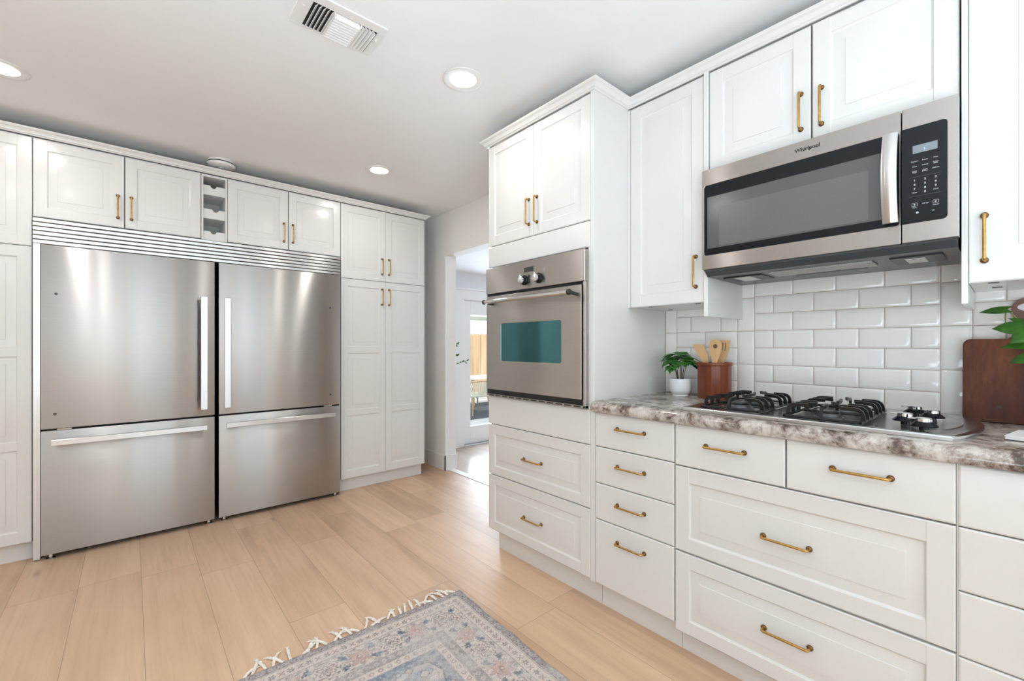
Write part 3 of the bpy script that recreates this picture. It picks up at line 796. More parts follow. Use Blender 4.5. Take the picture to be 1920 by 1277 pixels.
MB().box(OX + 0.004, OX + 0.012, wy0 - 0.008, wy1 + 0.008, wz0 - 0.008, wz1 + 0.008).build('window', M['ovenglass'], dr, False)
dr.children[-1]['label'] = 'teal reflective oven window glass'
mb = MB()
mb.tube([fO(1.290, 0.056, 1.411), fO(1.925, 0.056, 1.411)], 0.0115, 20)
mb.mi = 1
for y in (1.300, 1.915):
    mb.cyl(fO(y, 0.0, 1.405), fO(y, 0.050, 1.411), 0.0085, n=14)
    s = 1 if y > 1.6 else -1
    mb.lathe([(0.0125, 0), (0.014, 0.004), (0.014, 0.012), (0.010, 0.018)], fO(y - s * 0.006, 0.056, 1.411), (0, s, 0), 18)
h = mb.build('handle', [M['chrome'], M['black']], dr)
h['label'] = 'round chrome bar handle with black ends'
mb = MB(); mb.box(OX - 0.0006, OX + 0.002, 1.583, 1.655, 1.5475, 1.5725, 0.0005, 1)
mb.build('display', plain('oven_display', (0.035, 0.036, 0.028), 0.2), cp)
for y in (1.650, 1.545):
    mb = MB(); c = fO(y, 0.0, 1.508)
    mb.lathe([(0.026, 0), (0.026, 0.006), (0.021, 0.010), (0.020, 0.026)], c, (-1, 0, 0), 28)
    mb.mi = 1
    mb.lathe([(0.0195, 0.026), (0.0185, 0.032), (0.0005, 0.033)], c, (-1, 0, 0), 28)
    mb.box(OX - 0.036, OX - 0.030, y - 0.0022, y + 0.0022, 1.508, 1.534)
    mb.build('knob', [M['blackgloss'], M['chrome']], cp, angle=40)
for z in (1.527, 1.498):
    mb = MB(); mb.lathe([(0.0072, 0), (0.0072, 0.002), (0.0055, 0.0035), (0.0005, 0.004)], fO(1.6175, 0, z), (-1, 0, 0), 20); mb.build('button', M['black'], cp)
for k in range(12):
    y = OY0 + 0.025 + k * 0.057
    MB().box(OX + 0.0035, OX + 0.006, y, y + 0.043, 0.892, 0.8975).build('vent_slot', M['gap'], t, False)

# ------------------------------------------------------------------ base cabinets under the worktop
def base_body(t, y0, y1):
    MB().box(XB + 0.0215, XW - 0.003, y0, y1, 0.118, 0.878).build('body', M['paint'], t, False)
    MB().box(1.610, 1.628, y0, y1, 0, 0.118).build('toe_kick', M['paint'], t, False)
t = thing('drawer_cabinet', (1.85, 1.03, 0), 'white base cabinet with a column of four flat drawers beside oven tower', 'cabinet')
base_body(t, 0.8415, 1.2205)
mb = MB(); mb.box(XB, XB + 0.021, 1.2160, 1.2220, 0.122, 0.878, 0.0005, 1); mb.build('filler_strip', M['paint'], t)
for z0, z1, hz in ((0.729, 0.876, 0.818), (0.5685, 0.7255, 0.658), (0.4085, 0.565, 0.495), (0.1235, 0.405, 0.336)):
    add_front('drawer', fB, 0.8435, 1.2145, z0, z1, t, None, (1.034, hz, 0.128, False))
t = thing('cooktop_cabinet', (1.85, 0.465, 0), 'wide white base cabinet under the gas cooktop with two deep drawers', 'cabinet')
base_body(t, 0.0895, 0.8395)
mb = MB(); mb.box(XB + 0.008, XB + 0.022, 0.466, 0.470, 0.724, 0.876); mb.build('painted_gap_shade', M['gap'], t, False)  # dark strip, shade painted between the top drawers
add_front('drawer', fB, 0.4705, 0.8385, 0.7235, 0.876, t, None, (0.656, 0.811, 0.130, False))
add_front('drawer', fB, 0.0925, 0.4665, 0.7235, 0.876, t, None, (0.2815, 0.811, 0.130, False))
add_front('drawer', fB, 0.0925, 0.8385, 0.4045, 0.7185, t, [(0.4555, 0.664)], (0.469, 0.553, 0.128, False))
add_front('drawer', fB, 0.0925, 0.8385, 0.0995, 0.3985, t, [(0.150, 0.345)], (0.467, 0.254, 0.128, False))
t = thing('base_cabinet', (1.85, -0.38, 0), 'white base cabinet with flat drawer fronts, cut off at the picture edge', 'cabinet')
base_body(t, -0.84, 0.0865)
MB().box(XB + 0.006, XB + 0.021, 0.0883, 0.0915, 0.122, 0.878).build('filler_strip', M['paint'], t, False)
for z0, z1 in ((0.7225, 0.876), (0.5625, 0.719), (0.3995, 0.559), (0.1235, 0.396)):
    add_front('drawer', fB, -0.30, 0.0880, z0, z1, t, None, (-0.107, (z0 + z1) / 2 + 0.01, 0.128, False))
    add_front('drawer', fB, -0.84, -0.3035, z0, z1, t, None, (-0.57, (z0 + z1) / 2 + 0.01, 0.128, False))

# worktop
mb = MB()
x0, zt, zb = 1.522, 0.925, 0.8795
prof = [(2.1535, zb), (x0 + 0.010, zb), (x0 + 0.004, zb + 0.003), (x0 + 0.001, zb + 0.010), (x0, zb + 0.018), (x0 + 0.001, zb + 0.026), (x0 + 0.004, zb + 0.034), (x0 + 0.010, zb + 0.041), (x0 + 0.018, zt - 0.001), (x0 + 0.026, zt), (2.1535, zt)]
mb.loft([[Vector((x, y, z)) for x, z in prof] for y in (-0.86, 1.2215)])
tag(mb.build('granite_countertop', M['granite'], None, angle=40), 'speckled brown and cream granite countertop slab with rounded edge', 'countertop')
for m_ in ():
    pass

# ------------------------------------------------------------------ gas cooktop
ZC = 0.925
t = thing('gas_cooktop', (1.83, 0.46, ZC), 'stainless gas cooktop with black grates set in the granite worktop', 'cooktop')
def cook_outline(o):
    x0, x1, y0, y1 = 1.578 + o, 2.092 - o, 0.100 + o, 0.830 - o
    pts = [(x0, y1 - 0.012), (x0 + 0.003, y1 - 0.004), (x0 + 0.012, y1), (x1 - 0.012, y1), (x1 - 0.003, y1 - 0.004), (x1, y1 - 0.012)]
    n = 18; sag = 0.048 - o * 0.2
    for k in range(n + 1):      # bowed end by the knobs
        s = k / n; x = x1 + (x0 - x1) * s
        pts.append((x if 0 < k < n else (x1 if k == 0 else x0), y0 - sag * (1 - (2 * s - 1) ** 2) ** 0.8))
    return pts
mb = MB()
lev = [(0.000, 0.0005), (0.000, 0.010), (0.002, 0.0135), (0.006, 0.0150), (0.012, 0.0150), (0.016, 0.0135)]
mb.loft([[Vector((x, y, ZC + h)) for x, y in cook_outline(o)] for o, h in lev])
pan = mb.build('pan', M['cooksteel'], t, angle=50)
# pressed line echoing the bowed end
mb = MB()
path = [Vector((2.05 - 0.42 * s, 0.155 - 0.060 * (1 - (2 * s - 1) ** 2) ** 0.8, ZC + 0.0137)) for s in [k / 20 for k in range(21)]]
mb.tube(path, 0.0016, 6); mb.build('pressed_groove', M['steel_dark'], t)
ZT = ZC + 0.0138
def grate(y0, y1, x0, x1):
    mb = MB()
    r = 0.0042
    for (a, b, c, d) in ((x0, y0, x1, y0), (x1, y0, x1, y1), (x1, y1, x0, y1), (x0, y1, x0, y0), ((x0 + x1) / 2, y0, (x0 + x1) / 2, y1)):
        ax0, ax1 = min(a, c) - r, max(a, c) + r; ay0, ay1 = min(b, d) - r, max(b, d) + r
        mb.box(ax0, ax1, ay0, ay1, ZT + 0.002, ZT + 0.010, 0.002, 1)
    top = ZT + 0.040
    def finger(px, py, dx, dy, ln, tip=0.0, w=0.0042):
        # arch rising from the frame then running inwards
        p = []
        for s, z in ((0, 0.004), (0.0, 0.014), (0.001, 0.024), (0.005, 0.033), (0.012, 0.0385), (0.022, 0.040)):
            p.append((px + dx * s, py + dy * s, ZT + z))
        p.append((px + dx * ln * 0.7, py + dy * ln * 0.7, top)); p.append((px + dx * ln, py + dy * ln, top + tip))
        # rectangular section bar
        loops = []
        nx, ny = -dy, dx
        for i, q in enumerate(p):
            a = Vector(p[max(i - 1, 0)]); b = Vector(p[min(i + 1, len(p) - 1)]); d = (b - a).normalized()
            up = Vector((nx, ny, 0)).cross(d); up = up if up.length > 0 else Vector((0, 0, 1))
            hh = 0.0055
            c = Vector(q); n_ = Vector((nx, ny, 0)) * w
            loops.append([c - n_ - up * hh, c + n_ - up * hh, c + n_ * 0.7 + up * hh, c - n_ * 0.7 + up * hh])
        mb.loft(loops)
    yc = (y0 + y1) / 2; xm = (x0 + x1) / 2
    for fx in (0.10, 0.24, 0.38, 0.62, 0.76, 0.90):
        X = x0 + (x1 - x0) * fx
        long_ = 0.068 if fx in (0.24, 0.76) else 0.056
        finger(X, y0, 0, 1, long_); finger(X, y1, 0, -1, long_)
    for Y in (yc - 0.002,):
        finger(x0, Y, 1, 0, 0.060, 0.004); finger(x1, Y, -1, 0, 0.060, 0.004)
        finger(xm - 0.002, Y, -1, 0, 0.055, 0.004); finger(xm + 0.002, Y, 1, 0, 0.055, 0.004)
    return mb.build('grate', M['iron'], t, angle=50)
GR = ((0.2905, 0.487, 1.600, 1.972), (0.570, 0.766, 1.612, 1.972))
for g_ in GR: grate(*g_)
for (bx, by, br) in ((1.70, 0.668, 0.040), (1.885, 0.668, 0.032), (1.693, 0.389, 0.032), (1.88, 0.389, 0.046)):
    mb = MB()
    mb.lathe([(br + 0.012, 0), (br + 0.010, 0.004), (br + 0.002, 0.006), (br, 0.014), (br - 0.002, 0.016)], (bx, by, ZT), n=36)
    mb.mi = 1
    mb.lathe([(br - 0.004, 0.016), (br - 0.003, 0.020), (br - 0.006, 0.023), (0.001, 0.0235)], (bx, by, ZT), n=36)
    mb.build('burner', [M['burner'], M['iron']], t, angle=40)
for (kx, ky) in ((1.945, 0.211), (1.865, 0.163), (1.725, 0.208), (1.645, 0.160)):
    mb = MB()
    mb.lathe([(0.011, 0), (0.010, 0.007), (0.0290, 0.010), (0.0300, 0.0125), (0.019, 0.0225), (0.0185, 0.024)], (kx, ky, ZT), n=30)
    mb.mi = 1
    mb.lathe([(0.0182, 0.024), (0.0182, 0.0315), (0.0165, 0.033), (0.0005, 0.033)], (kx, ky, ZT), n=30)
    mb.box(kx - 0.0025, kx + 0.0025, ky, ky + 0.034, ZT + 0.0275, ZT + 0.0315, 0.001, 1)
    mb.build('knob', [M['blackgloss'], M['chrome']], t, angle=35)

# ------------------------------------------------------------------ wall cabinets on the cooktop side
XU = 1.81
fU = frB(XU)
ZU = 1.354
t = thing('wall_cabinet', (1.98, 1.03, ZU), 'tall single-door white wall cabinet between oven tower and microwave', 'cabinet')
MB().box(XU + 0.0215, XW - 0.011, 0.847, 1.2205, ZU + 0.001, TOP + 0.008).build('body', M['paint'], t, False)
add_front('door', fU, 0.8495, 1.2075, ZU, TOP, t, [(ZU + 0.057, TOP - 0.055)], (0.885, 1.486, 0.128, True))
MB().box(XU + 0.0, XU + 0.021, 1.2085, 1.2215, ZU, TOP).build('filler_strip', M['paint'], t, False)
MB().box(1.800, XW - 0.012, 0.8295, 0.8465, 1.293, TOP + 0.006, 0.001, 1).build('end_panel', M['paint'], t)
mb = MB()
for (x, y) in ((1.86, 1.13), (1.86, 0.90), (2.08, 1.15)): mb.lathe([(0.011, 0), (0.011, -0.002), (0.001, -0.002)], (x, y, ZU + 0.001), n=16)
mb.build('screw_cap', M['greyplastic'], t)
t = thing('wall_cabinet', (1.98, 0.465, 1.885), 'white two-door wall cabinet directly above the microwave', 'cabinet')
MB().box(XU + 0.0215, XW - 0.011, 0.101, 0.8285, 1.884, TOP + 0.008).build('body', M['paint'], t, False)
MB().box(XU + 0.010, XU + 0.022, 0.4645, 0.4685, 1.890, TOP).build('painted_gap_shade', M['gap'], t, False)  # dark strip behind the door gap, painted as its shade
add_front('door', fU, 0.4690, 0.8275, 1.884, TOP, t, [(1.942, TOP - 0.055)], (0.4985, 2.009, 0.126, True))
add_front('door', fU, 0.1010, 0.4640, 1.884, TOP, t, [(1.942, TOP - 0.055)], (0.4365, 2.006, 0.126, True))
t = thing('wall_cabinet', (1.98, -0.3, 1.35), 'white wall cabinet over the cutting board, cut off at the picture edge', 'cabinet')
MB().box(XU + 0.0215, XW - 0.011, -0.84, 0.0825, 1.3515, TOP + 0.008).build('body', M['paint'], t, False)
add_front('door', fU, -0.378, 0.0825, 1.350, TOP, t, [(1.407, TOP - 0.055)], (0.0515, 1.474, 0.126, True))
add_front('door', fU, -0.84, -0.381, 1.350, TOP, t, [(1.407, TOP - 0.055)], (-0.81, 1.474, 0.126, True))
MB().box(1.800, XW - 0.012, 0.0835, 0.0965, 1.291, TOP + 0.006, 0.001, 1).build('end_panel', M['paint'], t)
mb = MB()
for (x, y) in ((1.86, 0.035), (2.02, 0.03)): mb.lathe([(0.011, 0), (0.011, -0.002), (0.001, -0.002)], (x, y, 1.3515), n=16)
mb.build('screw_cap', M['greyplastic'], t)

# ------------------------------------------------------------------ microwave
def text_mesh(mb, s, fr, r, w, size, d, align='CENTER', bold=0.0, th=0.0004):
    """lettering laid on a front facing -X: text runs towards -Y"""
    c = bpy.data.curves.new('lettering', 'FONT'); c.body = s; c.size = size; c.align_x = align; c.offset = bold
    c.resolution_u = 3
    o = bpy.data.objects.new('lettering', c); COL.objects.link(o)
    dg = bpy.context.evaluated_depsgraph_get(); dg.update()
    me = bpy.data.meshes.new_from_object(o.evaluated_get(dg))
    vs = [mb.bm.verts.new(fr(r - v.co.x, d, w + v.co.y)) for v in me.vertices]
    for p in me.polygons: mb._f([vs[i] for i in p.vertices])
    bpy.data.objects.remove(o); bpy.data.curves.remove(c); bpy.data.meshes.remove(me)
MX = 1.745; MY0, MY1 = 0.0985, 0.828; MZ0, MZ1 = 1.4775, 1.8775; SEAM = 0.2195
fM = frB(MX)
t = thing('microwave', (1.95, 0.465, 1.45), 'stainless over-the-range microwave with black window above the cooktop', 'microwave')
MB().box(MX + 0.030, XW - 0.012, MY0 + 0.004, MY1 - 0.002, 1.4780, 1.882).build('body', M['greyplastic'], t, False)
mb = MB()
ring_plate(mb, fM, (SEAM + 0.0012, MY1 - 0.0005, MZ0, MZ1), (SEAM + 0.0045, 0.8195, 1.5335, 1.8145), 0.0, 0.03, 0.009)
dr = mb.build('door', M['steel_micro'], t)
MB().box(MX + 0.0015, MX + 0.010, SEAM + 0.0015, 0.8205, 1.5325, 1.8155).build('window', M['blackgloss'], dr, False)
win = dr.children[-1]; win['label'] = 'black glass door window with grey screen'
MB().box(MX + 0.0008, MX + 0.002, 0.265, 0.806, 1.560, 1.766).build('window_border', M['screen2'], dr, False)
mb = MB()
def rrect(r0, r1, w0, w1, rad, n=6):
    p = []
    for cx, cy, a0 in ((r1 - rad, w1 - rad, 0), (r0 + rad, w1 - rad, 90), (r0 + rad, w0 + rad, 180), (r1 - rad, w0 + rad, 270)):
        for k in range(n + 1):
            a = R(a0 + 90 * k / n); p.append((cx + rad * math.cos(a), cy + rad * math.sin(a)))
    return p
mb.loft([[fM(p, dd, q) for p, q in rrect(0.297, 0.760, 1.566, 1.722, 0.007)] for dd in (-0.001, -0.0004)])
mb.build('window_screen', M['screen'], dr, False)
# curved strap handle
mb = MB(); loops = []
for k in range(15):
    s = k / 14; z = 1.541 + (1.8105 - 1.541) * s
    bow = 0.016 + 0.030 * (1 - (2 * s - 1) ** 2)
    loops.append([fM(0.2245, bow - 0.006, z), fM(0.2245, bow + 0.002, z), fM(0.232, bow + 0.007, z), fM(0.253, bow + 0.007, z), fM(0.2605, bow + 0.002, z), fM(0.2605, bow - 0.006, z)])
mb.loft(loops)
for z in (1.558, 1.793): mb.box(MX - 0.020, MX - 0.001, 0.230, 0.255, z - 0.012, z + 0.012)
h = mb.build('handle', M['steel_bright'], dr, angle=40); h['label'] = 'wide bowed bright metal strap handle'
mb = MB()
text_mesh(mb, 'Whirlpool', fM, 0.4995, 1.8425, 0.0178, 0.0006, 'LEFT', 0.0005)
# ring swoosh round the lettering
path = [fM(0.4665 + 0.020 * math.cos(a), 0.0005, 1.8475 + 0.0105 * math.sin(a) - 0.004) for a in [R(-150 + 230 * k / 30) for k in range(31)]]
mb.build('lettering', M['black'], dr, False)
mb = MB(); mb.tube(path, 0.00035, 6); mb.build('ring_emblem', M['steel_bright'], dr)
mb = MB(); mb.loft([rect(fM, MY0, SEAM - 0.0012, MZ0, MZ1, 0, -0.03), rect(fM, MY0, SEAM - 0.0012, MZ0, MZ1, 0, -0.0015), rect(fM, MY0, SEAM - 0.0012, MZ0, MZ1, 0.0015, 0)])
cp = mb.build('control_panel', M['steel_micro'], t)
mb = MB()
pts = rrect(0.1205, SEAM - 0.0012, 1.5335, 1.8175, 0.010); 
pts = [(min(p, SEAM - 0.0014), q) if p < SEAM - 0.012 else (SEAM - 0.0014, 1.8175 if q > 1.7 else 1.5335) for p, q in pts]
mb.loft([[fM(p, dd, q) for p, q in pts] for dd in (-0.001, 0.0006)])
kp = mb.build('key_plate', M['blackgloss'], cp, False)
MB().loft([[fM(p, dd, q) for p, q in rrect(0.141, 0.194, 1.738, 1.7615, 0.0005, 1)] for dd in (0.0002, 0.0009)])
mb = MB(); mb.loft([rect(fM, 0.141, 0.194, 1.738, 1.7615, 0, 0.0004), rect(fM, 0.141, 0.194, 1.738, 1.7615, 0, 0.0010)]); mb.build('display', M['lcd'], cp, False)
mb = MB(); text_mesh(mb, ':', fM, 0.1685, 1.7445, 0.013, 0.0013, 'CENTER', 0.0004); mb.build('display_digit', M['bluedigit'], cp, False)
mb = MB(); dd = 0.0009
c1, c2, c3 = 0.1900, 0.1672, 0.1448
for s, c, z in (('Popcorn', c1, 1.7135), ('Potato', c2, 1.7135), ('Pizza', c3, 1.7135), ('Cook', c1, 1.6985), ('Reheat', c2, 1.6985), ('Soften', c3, 1.7005), ('Melt', c3, 1.6965),
                ('Cook', c1, 1.6845), ('Time', c1, 1.6805), ('Cook', c2, 1.6845), ('Power', c2, 1.6805), ('Defrost', c3, 1.6835),
                ('Timer', c1, 1.6215), ('Clock', c3, 1.6215), ('+30 Sec', 0.1665, 1.5855), ('Start', c1, 1.5775), ('Cancel', c3, 1.5765)):
    text_mesh(mb, s, fM, c, z, 0.0046, dd, 'CENTER', 0.0001)
for i, s in enumerate('123456789'):
    text_mesh(mb, s, fM, (c1, c2, c3)[i % 3], 1.6560 - 0.0125 * (i // 3), 0.0078, dd, 'CENTER', 0.0003)
text_mesh(mb, '0', fM, c2, 1.6190, 0.0078, dd, 'CENTER', 0.0003)
for c in (c1, c3):
    for (a, b, e, f) in ((-0.006, 0.006, 0.0045, 0.0052), (-0.006, 0.006, -0.0048, -0.0041), (-0.006, -0.0053, -0.0045, 0.0048), (0.0053, 0.006, -0.0045, 0.0048)):
        mb.loft([rect(fM, c + a, c + b, 1.5868 + e, 1.5868 + f, 0, 0.0007), rect(fM, c + a, c + b, 1.5868 + e, 1.5868 + f, 0, dd)])
    mb.cyl(fM(c, 0.0007, 1.5868), fM(c, dd, 1.5868), 0.0020, n=12)
mb.lathe([(0.0030, 0), (0.0030, 0.0003)], fM(0.184, 0.0007, 1.563), (-1, 0, 0), 12)
mb.loft([rect(fM, 0.1475, 0.1525, 1.5615, 1.5635, 0, 0.0007), rect(fM, 0.1475, 0.1525, 1.5615, 1.5635, 0, dd)])
mb.build('key_legend', M['legend'], cp, False)
mb = MB()
for z in (1.6680, 1.6115): mb.loft([rect(fM, 0.134, 0.201, z, z + 0.0006, 0, 0.0007), rect(fM, 0.134, 0.201, z, z + 0.0006, 0, dd)])
mb.build('divider_line', M['legend_dim'], cp, False)
# vented underside
ZB = 1.4535
mb = MB()
prof = [(MX + 0.008, 1.4770), (MX + 0.010, 1.4735), (MX + 0.016, 1.4720), (MX + 0.040, ZB), (2.135, ZB - 0.003), (2.140, 1.4770)]
mb.loft([[Vector((x, y, z)) for x, z in prof] for y in (MY0 + 0.004, MY1 - 0.004)])
un = mb.build('underside', M['greyplastic'], t, False)
def low(name, x0, x1, y0, y1, mat, h=0.003, lab=None):
    o = MB().box(x0, x1, y0, y1, ZB - 0.003 - h, ZB, 0.001, 1).build(name, mat, un)
    if lab: o['label'] = lab
low('lamp_frame', 1.855, 2.00, 0.645, 0.79, M['black'], 0.002); low('lamp_cover', 1.868, 1.985, 0.690, 0.752, M['lampcover'], 0.0035)
low('lamp_frame', 1.845, 2.00, 0.138, 0.262, M['black'], 0.002); low('lamp_cover', 1.880, 1.975, 0.180, 0.228, M['lampcover'], 0.0035)
low('grease_filter', 1.845, 1.950, 0.305, 0.615, M['filter'], 0.004, 'silver mesh grease filter')
low('filter_latch', 1.965, 1.990, 0.34, 0.56, M['black'], 0.003)

# ------------------------------------------------------------------ things on the worktop
def blade(mb, base, d, up, L_, Wd, shape='heart', bend=0.3, fold=0.12, lobes=0, nu=14, nv=4, th=0.0006):
    """leaf blade from base point along d, curling down; returns nothing"""
    d = Vector(d).normalized(); up = Vector(up); up = (up - d * up.dot(d)).normalized(); s = d.cross(up)
    rows = []
    for i in range(nu + 1):
        u = i / nu
        if shape == 'heart': w = (math.sin(math.pi * min(1, (u * 0.86 + 0.14))) ** 0.75) * (1 - u) ** 0.28 * (1 + 0.25 * (1 - u))
        else: w = math.sin(math.pi * u ** 0.8) ** 0.9
        if lobes: w *= 1 - 0.38 * (0.5 - 0.5 * math.cos(2 * math.pi * lobes * u)) * (u > 0.08)
        w = max(w, 0.02) * Wd / 2
        ang = bend * u
        c = Vector(base) + d * (L_ * u * (1 - 0.15 * bend * u)) - up * (L_ * bend * 0.5 * u * u)
        row = []
        for j in range(-nv, nv + 1):
            v = j / nv
            back = (1 - abs(v)) * 0.0 + (abs(v) ** 1.5) * (-0.18 * L_ if (shape == 'heart' and u < 0.12) else -0.05 * L_ * (1 - u))
            row.append(c + s * (v * w) + d * back + up * (fold * abs(v) * w - 0.10 * w * v * v + 0.03 * w * math.sin(9 * u + 2 * v)))
        rows.append(row)
    A = [[mb.bm.verts.new(p + up * th) for p in r] for r in rows]
    B = [[mb.bm.verts.new(p - up * th) for p in r] for r in rows]
    n = 2 * nv
    for i in range(nu):
        for j in range(n):
            mb._f([A[i][j], A[i][j + 1], A[i + 1][j + 1], A[i + 1][j]]); mb._f([B[i][j + 1], B[i][j], B[i + 1][j], B[i + 1][j + 1]])
        mb._f([A[i][0], A[i + 1][0], B[i + 1][0], B[i][0]]); mb._f([A[i + 1][n], A[i][n], B[i][n], B[i + 1][n]])
    for j in range(n):
        mb._f([A[0][j + 1], A[0][j], B[0][j], B[0][j + 1]]); mb._f([A[nu][j], A[nu][j + 1], B[nu][j + 1], B[nu][j]])

PX, PY = 2.035, 1.073
t = thing('potted_plant', (PX, PY, ZC), 'small leafy green plant in a round white ceramic pot', 'plant')
MB().lathe([(0.033, 0.0), (0.036, 0.001), (0.036, 0.006), (0.034, 0.008), (0.040, 0.012), (0.048, 0.022), (0.051, 0.036), (0.0515, 0.085), (0.0485, 0.0855), (0.0475, 0.080), (0.044, 0.030), (0.001, 0.020)], (PX, PY, ZC), n=48).build('pot', M['ceramic'], t, angle=50)
MB().lathe([(0.0474, 0.070), (0.030, 0.074), (0.001, 0.076)], (PX, PY, ZC), n=30).build('soil', M['soil'], t)
cr, sr = Vector((0.7537, -0.6573, 0)), Vector((0.6573, 0.7537, 0))   # sideways / away
rnd = random.Random(3)
heads = [(-0.060, -0.010, 0.175), (-0.035, 0.01, 0.205), (0.0, 0.0, 0.215), (0.035, -0.005, 0.19), (0.050, 0.0, 0.165), (-0.015, -0.035, 0.165), (0.02, -0.03, 0.18), (-0.04, 0.04, 0.19), (0.03, 0.04, 0.20), (-0.055, -0.03, 0.15)]
lf = MB()
for i, (a, b, h) in enumerate(heads):
    top = Vector((PX, PY, ZC + h)) + cr * a * 0.72 + sr * b * 0.9
    foot = Vector((PX, PY, ZC + 0.072)) + cr * a * 0.22 + sr * b * 0.2
    mb = MB(); mb.tube([foot, foot.lerp(top, 0.4) + Vector((0, 0, 0.008)), foot.lerp(top, 0.8) + Vector((0, 0, 0.004)), top], [0.0017, 0.0015, 0.0013, 0.001], 6)
    mb.build('stem', M['stem'], t)
    out = (cr * a + sr * b); out = out.normalized() if out.length > 0.004 else -sr
    for k in range(3):
        dd_ = (out + cr * (0.75 * (k - 1) + rnd.uniform(-0.3, 0.3)) - sr * 0.25 + Vector((0, 0, rnd.uniform(-0.25, 0.15)))).normalized()
        blade(lf, top, dd_, (0, 0, 1), rnd.uniform(0.058, 0.078), rnd.uniform(0.056, 0.072), 'heart', rnd.uniform(0.55, 1.0), 0.10, 3)
lf.build('foliage', M['leaf'], t, angle=60)

CX, CY, CRr = 2.075, 0.926, 0.074
t = thing('utensil_crock', (CX, CY, ZC), 'reddish wooden utensil crock beside the small potted plant', 'crock')
mb = MB()
def oct_(r, z, n=12): return [Vector((CX + r * math.cos(2 * math.pi * (i + 0.5) / n), CY + r * math.sin(2 * math.pi * (i + 0.5) / n), ZC + z)) for i in range(n)]
mb.loft([oct_(CRr, 0), oct_(CRr, 0.155), oct_(CRr - 0.010, 0.155), oct_(CRr - 0.012, 0.012)])
mb.build('body', M['crock'], t, angle=15)
mb = MB(); mb.lathe([(CRr - 0.010, 0.152), (CRr + 0.003, 0.152), (CRr + 0.005, 0.156), (CRr + 0.005, 0.164), (CRr + 0.003, 0.168), (CRr - 0.010, 0.168), (CRr - 0.010, 0.152)], (CX, CY, ZC), n=44, cap0=False, cap1=False)
mb.build('rim', M['crock'], t, angle=50)
def utensil(name, outline, x, ztop, foot, label, hole=None, slots=(), group='bamboo utensils in the crock'):
    """outline in (Y, Z) on a blade about 6 mm thick, with a round handle dropping into the crock"""
    t = thing(name, (x, outline[0][0], foot[2]), label, 'utensil', group)
    mb = MB()
    pts = outline
    mb.loft([[Vector((x + dx, CYc + (y - CYc) * k, zz + 0.0)) for y, zz in pts] for dx, k, CYc in ((-0.003, 0.985, sum(p[0] for p in pts) / len(pts)), (-0.002, 1.0, sum(p[0] for p in pts) / len(pts)), (0.002, 1.0, sum(p[0] for p in pts) / len(pts)), (0.003, 0.985, sum(p[0] for p in pts) / len(pts)))])
    mb.build('blade', M['bamboo'], t, angle=40)
    lo = sorted(pts, key=lambda p: p[1])[:2]
    c = Vector((x, (lo[0][0] + lo[1][0]) / 2, min(p[1] for p in pts) + 0.006))
    m2 = MB(); m2.tube([c, Vector(foot)], 0.0085, 12); m2.build('handle', M['bamboo'], t)
    if hole:
        m3 = MB(); m3.cyl((x - 0.0036, hole[0], hole[1]), (x + 0.0036, hole[0], hole[1]), 0.010, n=24); m3.build('hole', M['walnut'], t)
    for (a, b) in slots:
        m3 = MB()
        a = Vector((x - 0.0034, *a)); b = Vector((x - 0.0034, *b)); n_ = Vector((0, 0.0018, 0))
        m3.loft([[a - n_, a + n_, b + n_, b - n_], [q + Vector((0.0006, 0, 0)) for q in (a - n_, a + n_, b + n_, b - n_)]]); m3.build('slot', M['walnut'], t, False)
    return t
ZRIM = 1.094
utensil('spatula', [(1.016, 1.177), (0.966, 1.177), (0.955, 1.157), (0.943, 1.130), (0.941, 1.085), (0.966, 1.085), (0.984, 1.118), (1.002, 1.146)], 2.05, 1.177, (2.045, 0.962, 0.945), 'slant-edged bamboo spatula leaning towards the plant')
spo = []
for k in range(21):
    a = R(-60 + 300 * k / 20); spo.append((0.899 + 0.0285 * math.cos(a) * (1 - 0.12 * math.sin(a) * -1), 1.165 + 0.036 * math.sin(a)))
spo = [(0.914, 1.085), (0.892, 1.085), (0.888, 1.104), (0.874, 1.143), (0.870, 1.170), (0.874, 1.186), (0.884, 1.197), (0.900, 1.2005), (0.919, 1.200), (0.926, 1.186), (0.9285, 1.160), (0.924, 1.135), (0.917, 1.110)]
utensil('cooking_spoon', spo, 2.03, 1.2, (2.045, 0.905, 0.945), 'rounded bamboo spoon with a hole, middle of the three', (0.8995, 1.1685))
utensil('slotted_turner', [(0.909, 1.085), (0.885, 1.085), (0.874, 1.112), (0.860, 1.150), (0.853, 1.196), (0.880, 1.1965), (0.902, 1.197), (0.905, 1.165), (0.908, 1.125)], 2.08, 1.198, (2.105, 0.90, 0.945), 'slotted bamboo turner behind the holed spoon', None, [((0.886, 1.184), (0.890, 1.151)), ((0.8735, 1.184), (0.8775, 1.147))])

# cutting boards leaning on the tiles
t = thing('cutting_board', (2.11, -0.06, ZC), 'large dark red-brown rectangular cutting board leaning on the tiles', 'cutting board')
mb = MB()
lean = 0.031
def bpt(y, z, d): return Vector((2.074 + lean * (z - ZC) / 0.28 + d, y, z))
pts = rrect(-0.235, 0.109, ZC + 0.0005, 1.193, 0.020)
mb.loft([[bpt(-0.063 + (p + 0.063) * k, 1.06 + (q - 1.06) * k, d) for p, q in pts] for d, k in ((0.0, 0.985), (0.003, 1.0), (0.017, 1.0), (0.020, 0.985))])
mb.build('body', M['board'], t, angle=40)
mb = MB(); mb.lathe([(0.0055, 0), (0.004, 0.0006), (0.0005, 0.0006)], bpt(0.028, 0.975, -0.0002), (-1, 0, 0.15), 16); mb.build('knot', plain('wood_knot', (0.03, 0.012, 0.008), 0.4), t)
t = thing('paddle_board', (2.13, -0.05, ZC), 'dark wooden paddle board with a handle hole behind the cutting board', 'paddle board')
